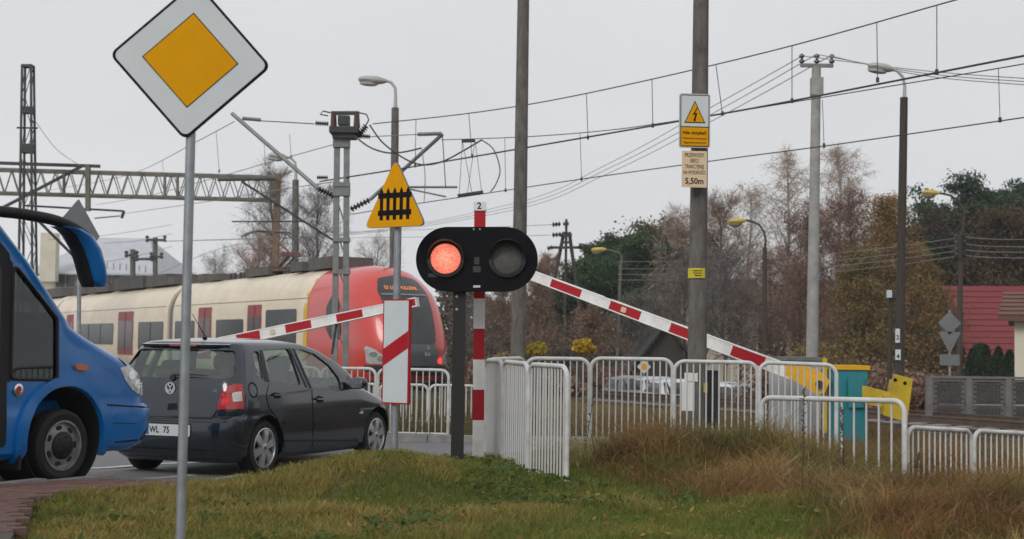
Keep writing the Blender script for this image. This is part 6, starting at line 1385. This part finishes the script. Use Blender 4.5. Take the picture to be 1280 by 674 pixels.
# --- trees
LEAF = attr_mat('leaf', .7, .25); BARK = mat('bark', (.075, .06, .05), .9, 0, .35, 3, .4, 20); BIRCHB = mat('birch_bark', (.36, .34, .31), .85, 0, .5, 4); TWIG = attr_mat('twig', .85, 0)
def tree(name, label, base, h, kind, seed, cols, group, width=.3, dens=1.0, leaf=.2, bark=None, lean=0, cat='tree'):
    R = np.random.default_rng(seed); base = Vector(base); t = thing(name, label, cat, base, 0, group); br = MB(); tips = []
    H = h; tr = max(.05, h*.016)
    npt = 7; tp = [V(lean*h*(i/(npt-1))**2+R.normal(0, .008*h)*(i > 0), R.normal(0, .008*h)*(i > 0), h*(.96 if kind != 'shrub' else .5)*i/(npt-1)) for i in range(npt)]
    if kind != 'shrub': br.tube(tp, [tr*(1-.85*i/(npt-1)) for i in range(npt)], 7)
    nl = {'bare': 30, 'birch': 34, 'larch': 60, 'pine': 30, 'shrub': 18, 'round': 26}[kind]
    lo = {'bare': .25, 'birch': .2, 'larch': .08, 'pine': .34, 'shrub': .0, 'round': .3}[kind]
    for i in range(nl):
        f = lo+(1-lo)*(i+R.random()*.8)/nl; f = min(f, .97); k = f*(npt-1); i0 = int(k); p0 = tp[i0].lerp(tp[min(i0+1, npt-1)], k-i0) if kind != 'shrub' else V(R.normal(0, .04*h), R.normal(0, .04*h), 0)
        az = i*2.4+R.normal(0, .3); g = (f-lo)/(1-lo)
        L = {'bare': width*h*(1.1-.75*g), 'birch': width*h*(.9*math.sin(math.pi*(.15+.8*g))+.12), 'larch': width*h*(1.02-g)+.05*h, 'pine': width*h*(.55+.55*math.sin(math.pi*min(1, g*1.02)))*(.7+.5*R.random()), 'shrub': h*(.75+.3*R.random()), 'round': width*h*(.4+.7*math.sin(math.pi*(.12+.75*g)))}[kind]
        el = {'bare': .75, 'birch': .85, 'larch': .05, 'pine': .30, 'shrub': 1.05, 'round': .6}[kind]+R.normal(0, .14)
        if kind == 'shrub': el = max(.5, math.pi/2-abs(R.normal(0, .38))-width*.6)
        d = V(math.cos(az)*math.cos(el), math.sin(az)*math.cos(el), math.sin(el)); P = [p0]
        for j in range(4):
            d2 = d+V(R.normal(0, .13), R.normal(0, .13), R.normal(0, .1)+(-.14*j if kind == 'birch' else .06*j)); P.append(P[-1]+d2.normalized()*L/4)
        r0 = max(.012, tr*(.30 if kind in ('bare', 'birch') else .42)*(1-.7*g)) if kind != 'shrub' else .018*h/2; br.tube(P, [r0*(1-.2*j) for j in range(5)], 5, cap=False)
        for j in range(1, 5):
            for q in range(3 if kind in ('bare', 'birch', 'round') else 2):
                s0 = P[j-1].lerp(P[j], R.random()); d3 = V(R.normal(0, 1), R.normal(0, 1), R.normal(.25, .6)); d3 = (d*.7+d3.normalized()).normalized(); L3 = L*(.18+.22*R.random()); e = s0+d3*L3
                br.tube([s0, s0.lerp(e, .5)+V(0, 0, .03*L3), e], [r0*.4, r0*.28, r0*.12], 3, cap=False); tips.append((s0.lerp(e, .4), d3, L3)); tips.append((e, d3, L3))
        tips.append((P[-1], d, L*.3))
    br.build('trunk', bark or BARK, t, 60)
    tips.append((tp[-1], V(0, 0, 1), h*.05))
    A = np.array([list(p)+list(d)+[l] for p, d, l in tips]); nt_ = len(A)
    cols = [np.array(c) for c in cols]
    if kind in ('bare', 'birch') or (kind == 'shrub' and leaf == 0):
        per = int((7 if kind == 'birch' else 10)*dens); idx = np.repeat(np.arange(nt_), per); n = len(idx); o = A[idx, :3]+R.normal(0, 1, (n, 3))*(A[idx, 6]*.22)[:, None]
        dr_ = A[idx, 3:6]*.6+R.normal(0, .55, (n, 3))+np.array([0, 0, -.55 if kind == 'birch' else .18])[None]; dr_ /= np.linalg.norm(dr_, axis=1)[:, None]
        ln = h*(.03+.045*R.random(n)); w = h*.0009*(.7+.6*R.random(n)); sd = np.cross(dr_, R.normal(0, 1, (n, 3))); sd /= np.linalg.norm(sd, axis=1)[:, None]
        v = np.stack([o-sd*w[:, None], o+sd*w[:, None], o+dr_*ln[:, None]], 1).reshape(-1, 3); tri = np.arange(3*n).reshape(-1, 3)
        cc = cols[0][None]+(cols[1]-cols[0])[None]*R.random(n)[:, None]; cc = np.repeat(cc*(.7+.6*R.random(n))[:, None], 3, axis=0)
        link('crown', np_mesh('crown', v, tri, TWIG, cc), t)
    if leaf > 0:
        per = int({'larch': 22, 'pine': 60, 'shrub': 30, 'round': 36, 'bare': 2, 'birch': 2}[kind]*dens); idx = np.repeat(np.arange(nt_), per); n = len(idx)
        sp = {'larch': .5, 'pine': .30, 'shrub': .5, 'round': .55, 'bare': .5, 'birch': .5}[kind]
        o = A[idx, :3]+R.normal(0, 1, (n, 3))*(np.maximum(A[idx, 6], .04*h)*sp)[:, None]*np.array([1, 1, .6])[None]
        if kind == 'larch': o[:, 2] -= np.abs(R.normal(0, .02*h, n))
        a1 = R.normal(0, 1, (n, 3)); a1 /= np.linalg.norm(a1, axis=1)[:, None]; a2 = np.cross(a1, R.normal(0, 1, (n, 3))); a2 /= np.linalg.norm(a2, axis=1)[:, None]
        sz = leaf*(.6+.8*R.random(n)); asp = .35 if kind in ('larch', 'pine') else .7
        v = np.stack([o-a1*sz[:, None], o+a2*(sz*asp)[:, None], o+a1*sz[:, None], o-a2*(sz*asp)[:, None]], 1).reshape(-1, 3); b = (np.arange(n)*4)[:, None]; tri = np.concatenate([b+np.array([[0, 1, 2]]), b+np.array([[0, 2, 3]])])
        cl = R.random(nt_)[idx]; cc = cols[-2][None]+(cols[-1]-cols[-2])[None]*np.clip(.65*cl+.5*R.random(n)-.1, 0, 1)[:, None]; cc = np.repeat(cc*(.65+.7*R.random(n))[:, None], 4, axis=0)
        link('foliage' if kind in ('bare', 'birch') else 'crown', np_mesh('crown', v, tri, LEAF, cc), t)
    return t
def tpos(u, d):
    p = at(u, 450, d); return V(p.x, d, terr(p.x, d)-.05)
def thh(u, v, d): return at(u, v, d).z-terr(at(u, v, d).x, d)
BRN = ((.16, .105, .075), (.27, .18, .13)); MAR = ((.15, .085, .065), (.23, .135, .10)); PAL = ((.32, .25, .20), (.44, .35, .28)); GRY = ((.11, .10, .095), (.2, .175, .16))
def T(u, v, d, kind, seed, cols, name, label, group=None, **k): return tree(name, label, tpos(u, d), thh(u, v, d), kind, seed, cols, group, **k)
GB = 'bare birches behind the power pole'; lb = 'tall bare birch with pale hanging twigs behind the pale power pole'
T(985, 186, 88, 'birch', 1, PAL, 'birch_tree', 'tall bare birch left of the pale power pole', GB, width=.20, leaf=.05, bark=BIRCHB, dens=.7); T(1048, 178, 92, 'birch', 2, PAL, 'birch_tree', 'tallest bare birch between the pale power pole and wooden lamp', GB, width=.19, leaf=.05, bark=BIRCHB, dens=.75); T(938, 232, 96, 'birch', 3, PAL, 'birch_tree', 'shorter bare birch above the curved neck lamp', GB, width=.24, leaf=.05, bark=BIRCHB, dens=.7)
T(1010, 262, 86, 'bare', 4, MAR, 'bare_tree', 'reddish brown bare tree at the foot of the birches', width=.30, leaf=.07, dens=1.2); T(1062, 248, 84, 'bare', 5, MAR, 'bare_tree', 'maroon twigged bare tree between the birches and larch', width=.3, leaf=.08, dens=1.3)
T(900, 250, 90, 'bare', 6, BRN, 'bare_tree', 'brown bare tree right of the concrete pole', width=.34, leaf=.05); T(845, 262, 95, 'bare', 7, PAL, 'bare_tree', 'thin pale bare tree left of the concrete pole', width=.26, leaf=.04, dens=.8)
LAR = ((.18, .105, .035), (.29, .18, .065)); LAR2 = ((.14, .11, .035), (.24, .165, .055))
T(1110, 232, 80, 'larch', 8, LAR, 'larch_tree', 'golden autumn larch behind the wooden lamp pole', None, width=.30, leaf=.085, dens=1.2); T(1078, 300, 78, 'larch', 9, LAR2, 'larch_tree', 'shorter olive gold larch beside the pale power pole', None, width=.36, leaf=.085, dens=1.1); T(1150, 300, 84, 'larch', 10, LAR2, 'larch_tree', 'olive larch between the wooden lamp pole and signs', None, width=.34, leaf=.085, dens=1.1)
PIN = ((.020, .045, .025), (.05, .09, .042)); PIN2 = ((.028, .062, .028), (.07, .12, .045))
T(1242, 244, 100, 'pine', 11, PIN, 'pine_tree', 'big dark round topped pine above the red roof', None, width=.40, leaf=.15, dens=2.4); T(1198, 272, 97, 'pine', 12, PIN, 'pine_tree', 'dark pine behind the yellow headed lamp', None, width=.36, leaf=.15, dens=2.2); T(1300, 262, 102, 'pine', 13, PIN, 'pine_tree', 'dark pine beyond the cream house', None, width=.36, leaf=.16, dens=2.0)
T(1278, 285, 90, 'round', 14, ((.06, .045, .025), (.12, .075, .035)), 'oak_tree', 'brown leaved tree above the cream house roof', None, width=.34, leaf=.10, dens=1.3); T(1190, 300, 96, 'round', 30, ((.045, .035, .028), (.085, .06, .04)), 'bushy_tree', 'dark brown bushy tree behind the sign backs', None, width=.4, leaf=.10, dens=1.5)
T(762, 300, 100, 'pine', 15, PIN2, 'pine_tree', 'green pine behind the small yellow headed lamp', None, width=.30, leaf=.15, dens=2.2); T(808, 300, 98, 'pine', 16, PIN2, 'pine_tree', 'broad green pine left of the concrete pole', None, width=.36, leaf=.15, dens=2.2); T(732, 344, 99, 'pine', 17, PIN, 'pine_tree', 'small dark pine beside the A frame pylon', None, width=.34, leaf=.13, dens=1.8)
T(838, 296, 99, 'round', 18, ((.07, .07, .03), (.12, .10, .05)), 'bushy_tree', 'olive brown bushy tree right of the green pines', None, width=.32, leaf=.10, dens=1.2)
T(684, 318, 98, 'bare', 19, ((.22, .14, .10), (.32, .22, .16)), 'bare_tree', 'rusty pale bare tree behind the barrier arm and plain pole', None, width=.22, leaf=.07, dens=1.3); T(672, 330, 76, 'bare', 20, ((.19, .12, .09), (.28, .19, .14)), 'bare_tree', 'brown bare tree close beside the plain pole', None, width=.26, leaf=.07, dens=1.2)
T(628, 345, 84, 'bare', 21, BRN, 'bare_tree', 'brown bare tree between the striped post and plain pole', None, width=.3, leaf=.06, dens=1.2); T(738, 385, 66, 'bare', 22, BRN, 'bare_tree', 'low brown bare tree behind the yellow bush', None, width=.45, leaf=.06, dens=1.2)
T(880, 335, 72, 'bare', 23, GRY, 'bare_tree', 'grey bare garden tree before the beige house', None, width=.42, leaf=0, dens=.8); T(962, 320, 76, 'bare', 24, BRN, 'bare_tree', 'brown bare tree before the curved neck lamp', None, width=.36, leaf=.06); T(925, 360, 74, 'bare', 31, MAR, 'bare_tree', 'low maroon bare tree beside the beige house window', None, width=.4, leaf=.06)
T(335, 212, 120, 'bare', 25, GRY, 'bare_tree', 'grey bare tree behind the rusty portal post', None, width=.30, leaf=0, dens=.8); T(392, 236, 118, 'bare', 26, GRY, 'bare_tree', 'grey bare tree behind the train nose', None, width=.32, leaf=0, dens=.8); T(268, 322, 120, 'bare', 27, GRY, 'bare_tree', 'small faint bare tree behind the pantograph', None, width=.45, leaf=0, dens=.6); T(320, 298, 95, 'bare', 28, ((.25, .15, .12), (.33, .21, .17)), 'bare_tree', 'rusty twigged bare tree right behind the pantograph', None, width=.42, leaf=0, dens=1.0)
T(600, 372, 100, 'bare', 32, GRY, 'bare_tree', 'grey bare tree seen below the signal', None, width=.4, leaf=.05); T(470, 300, 130, 'bare', 33, ((.3, .27, .25), (.4, .36, .33)), 'bare_tree', 'faint bare tree above the train nose', None, width=.4, leaf=0, dens=.6)
# bushes and hedge
YB = ((.42, .27, .02), (.55, .38, .04)); YB2 = ((.30, .24, .03), (.45, .34, .05))
def bush(u, v, d, cols, label, seed, w=.6, leaf=.09, kind='shrub', group=None, name='bush', dens=1.0): return tree(name, label, tpos(u, d), thh(u, v, d), kind, seed, cols, group, width=w, leaf=leaf, dens=dens, cat='bush')
def ball_bush(u, v, ru, rv, d, cols, label, seed, n=1500):
    R = np.random.default_rng(seed); b = tpos(u, d); c = at(u, v, d)-b; k = d/FPX; t = thing('bush', label, 'bush', b); st = MB()
    for i in range(7):
        e = V(c.x+R.normal(0, .5)*ru*k, R.normal(0, .5)*ru*k, c.z+R.normal(0, .3)*rv*k); st.tube([V(R.normal(0, .05), R.normal(0, .05), 0), e*.55, e], [.03, .02, .008], 5)
    st.build('trunk', BARK, t); q = R.normal(0, 1, (n, 3)); q /= np.linalg.norm(q, axis=1)[:, None]; rad = R.random(n)**.45*(.72+.45*vnoise(q[:, 0]*2+5, q[:, 2]*2+5, 1.3, seed)); o = np.array(c)[None]+q*rad[:, None]*np.array([ru*k, ru*k, rv*k])[None]
    a1 = R.normal(0, 1, (n, 3)); a1 /= np.linalg.norm(a1, axis=1)[:, None]; a2 = np.cross(a1, R.normal(0, 1, (n, 3))); a2 /= np.linalg.norm(a2, axis=1)[:, None]; s = (.035+.04*R.random(n))[:, None]
    v_ = np.stack([o-a1*s, o+a2*s*.7, o+a1*s, o-a2*s*.7], 1).reshape(-1, 3); bb = (np.arange(n)*4)[:, None]; tri = np.concatenate([bb+np.array([[0, 1, 2]]), bb+np.array([[0, 2, 3]])])
    link('crown', np_mesh('crown', v_, tri, LEAF, np.repeat(lerp3(cols[0], cols[1], R.random(n))*(.7+.5*R.random(n))[:, None], 4, axis=0)), t)
ball_bush(730, 434, 15, 11, 46, YB, 'round golden bush behind the railing row', 40); ball_bush(671, 437, 15, 10, 48, YB2, 'yellow green bush between the plain pole and railing', 41, 1200); ball_bush(628, 446, 9, 6, 50, YB2, 'small yellow bush by the foot of the plain pole', 42, 500)
THU = ((.012, .026, .012), (.03, .055, .025))
def thuja(u, v, d, seed, w=.8):
    R = np.random.default_rng(seed); b = tpos(u, d); h = thh(u, v, d); t = thing('thuja', 'clipped dark green conical thuja in the hedge before the red roof', 'bush', b, 0, 'thuja hedge before the red roof')
    MB().tube([(0, 0, 0), (0, 0, h*.7)], [.08, .03], 6).build('trunk', BARK, t); n = 2600; f = R.random(n)**.8; az = R.random(n)*6.283; rad = w*(1-f**2.2)**.6*(.75+.25*R.random(n)); o = np.stack([np.cos(az)*rad, np.sin(az)*rad, f*h], 1)
    a1 = R.normal(0, .5, (n, 3))+np.array([0, 0, 1]); a1 /= np.linalg.norm(a1, axis=1)[:, None]; a2 = np.cross(a1, R.normal(0, 1, (n, 3))); a2 /= np.linalg.norm(a2, axis=1)[:, None]; s = .13
    v_ = np.stack([o-a1*s, o+a2*s*.5, o+a1*s, o-a2*s*.5], 1).reshape(-1, 3); bb = (np.arange(n)*4)[:, None]; tri = np.concatenate([bb+np.array([[0, 1, 2]]), bb+np.array([[0, 2, 3]])])
    cc = np.repeat(lerp3(THU[0], THU[1], R.random(n)), 4, axis=0); link('crown', np_mesh('crown', v_, tri, LEAF, cc), t)
for i, (u, v) in enumerate(((1216, 436), (1232, 432), (1248, 434), (1262, 438))): thuja(u, v, 62, 60+i, .42)
T(1226, 426, 70, 'larch', 66, PIN, 'spruce_tree', 'small dark spruce in front of the red roof', None, width=.22, leaf=.12)
for i, (u, v, d, c, lab) in enumerate(((700, 470, 40, BRN, 'low brown shrub behind the folded railing panels'), (760, 458, 62, MAR, 'maroon shrub behind the railing row left of the parked cars'), (985, 455, 38, BRN, 'brown shrub behind the grey relay cabinet'), (1090, 462, 40, BRN, 'brown shrub behind the teal cabinet'), (1150, 478, 36, MAR, 'dry maroon shrub behind the counterweight'), (1030, 436, 60, LAR2, 'olive shrub behind the pale power pole foot'), (560, 470, 44, GRY, 'grey shrub right of the train nose'), (622, 450, 40, BRN, 'brown shrub behind the striped post'))): bush(u, v, d, c, lab, 80+i, .7, .06)
# dead weed stalks rising in front of the railings
for i, (u, v0, v1, d, sp_x, lab) in enumerate(((1002, 585, 487, 12.2, 3, 'tall dark dead weed stalk before the grey cabinet'), (722, 560, 482, 13.0, 22, 'leaning brown twig beside the folded railing panels'), (1142, 590, 566, 12.6, 6, 'dead leafy stalk at the foot of the low railing'), (1055, 575, 510, 12.3, -3, 'thin dead weed before the teal cabinet'))):
    a = at(u, v0, d); a = V(a.x, d, terr(a.x, d)); b = at(u+sp_x, v1, d); R = random.Random(i); t = thing('dead_weed', lab, 'weed', a); q = MB(); q.tube([a, a.lerp(b, .5)+V(.01, 0, 0), b], [.004, .0035, .002], 5); q.build('stem', TARWOOD, t, None, True); lf = MB()
    for k in range(18 if i == 1 else 60):
        p = a.lerp(b, .3+.7*R.random()); d3 = V(R.uniform(-1, 1), R.uniform(-1, 1), R.uniform(-.2, 1.2)).normalized()*R.uniform(.02, .06); s = d3.cross(V(0, 1, 0)).normalized()*.006; lf.add([p-s, p+s, p+d3], [(0, 1, 2)])
    tag(lf.build('seed_heads', mat('dead_weed', (.10, .06, .04), .9), t, None, True), kind='stuff')
# far wood that closes the view behind the gardens
R = np.random.default_rng(5); n = 60000; x = R.uniform(-6, 75, n); d_ = R.uniform(112, 135, n); top = 3.2+3.0*vnoise(x, d_*0, .13, 70)+1.5*vnoise(x, d_*0, .5, 71); z = -1.2+R.random(n)**.8*(top+1.2)
o = np.stack([x, d_, z], 1); a1 = R.normal(0, 1, (n, 3)); a1 /= np.linalg.norm(a1, axis=1)[:, None]; a2 = np.cross(a1, R.normal(0, 1, (n, 3))); a2 /= np.linalg.norm(a2, axis=1)[:, None]; s = (.16+.18*R.random(n))[:, None]
v_ = np.stack([o-a1*s, o+a2*s*.6, o+a1*s, o-a2*s*.6], 1).reshape(-1, 3); bb = (np.arange(n)*4)[:, None]; tri = np.concatenate([bb+np.array([[0, 1, 2]]), bb+np.array([[0, 2, 3]])]); hue = vnoise(x, d_, .12, 72)
cc = lerp3((.07, .06, .04), (.13, .09, .06), hue)*(.6+.7*R.random(n))[:, None]; fw = link('far_wood', np_mesh('far_wood', v_, tri, LEAF, np.repeat(cc, 4, axis=0))); tag(fw, 'dark far wood closing the view behind the gardens', 'wood', kind='stuff')

T(855, 320, 70, 'bare', 34, GRY, 'bare_tree', 'dark twigged bare tree right beside the concrete pole', None, width=.38, leaf=0, dens=1.0); T(905, 318, 68, 'bare', 35, GRY, 'bare_tree', 'dark bare tree in front of the beige house wall', None, width=.40, leaf=0, dens=1.0); T(1000, 330, 70, 'bare', 36, MAR, 'bare_tree', 'low reddish bare tree left of the pale power pole', None, width=.40, leaf=.06, dens=1.0); T(800, 372, 74, 'bare', 37, GRY, 'bare_tree', 'low grey bare tree under the green pines', None, width=.45, leaf=.05, dens=1.2)
# thin autumn haze
hz = MB().box((0, 85, 20), (260, 260, 44)).build('haze', []); hz['kind'] = 'stuff'; hz['label'] = 'thin grey autumn haze over the crossing and gardens'; hz['category'] = 'haze'
hm = bpy.data.materials.new('haze_air'); hm.use_nodes = True; hn = hm.node_tree; hn.nodes.clear(); ho = hn.nodes.new('ShaderNodeOutputMaterial'); pv_ = hn.nodes.new('ShaderNodeVolumePrincipled'); pv_.inputs['Color'].default_value = (.9, .92, .95, 1); pv_.inputs['Density'].default_value = .00045; hn.links.new(pv_.outputs[0], ho.inputs['Volume']); hz.data.materials.append(hm)
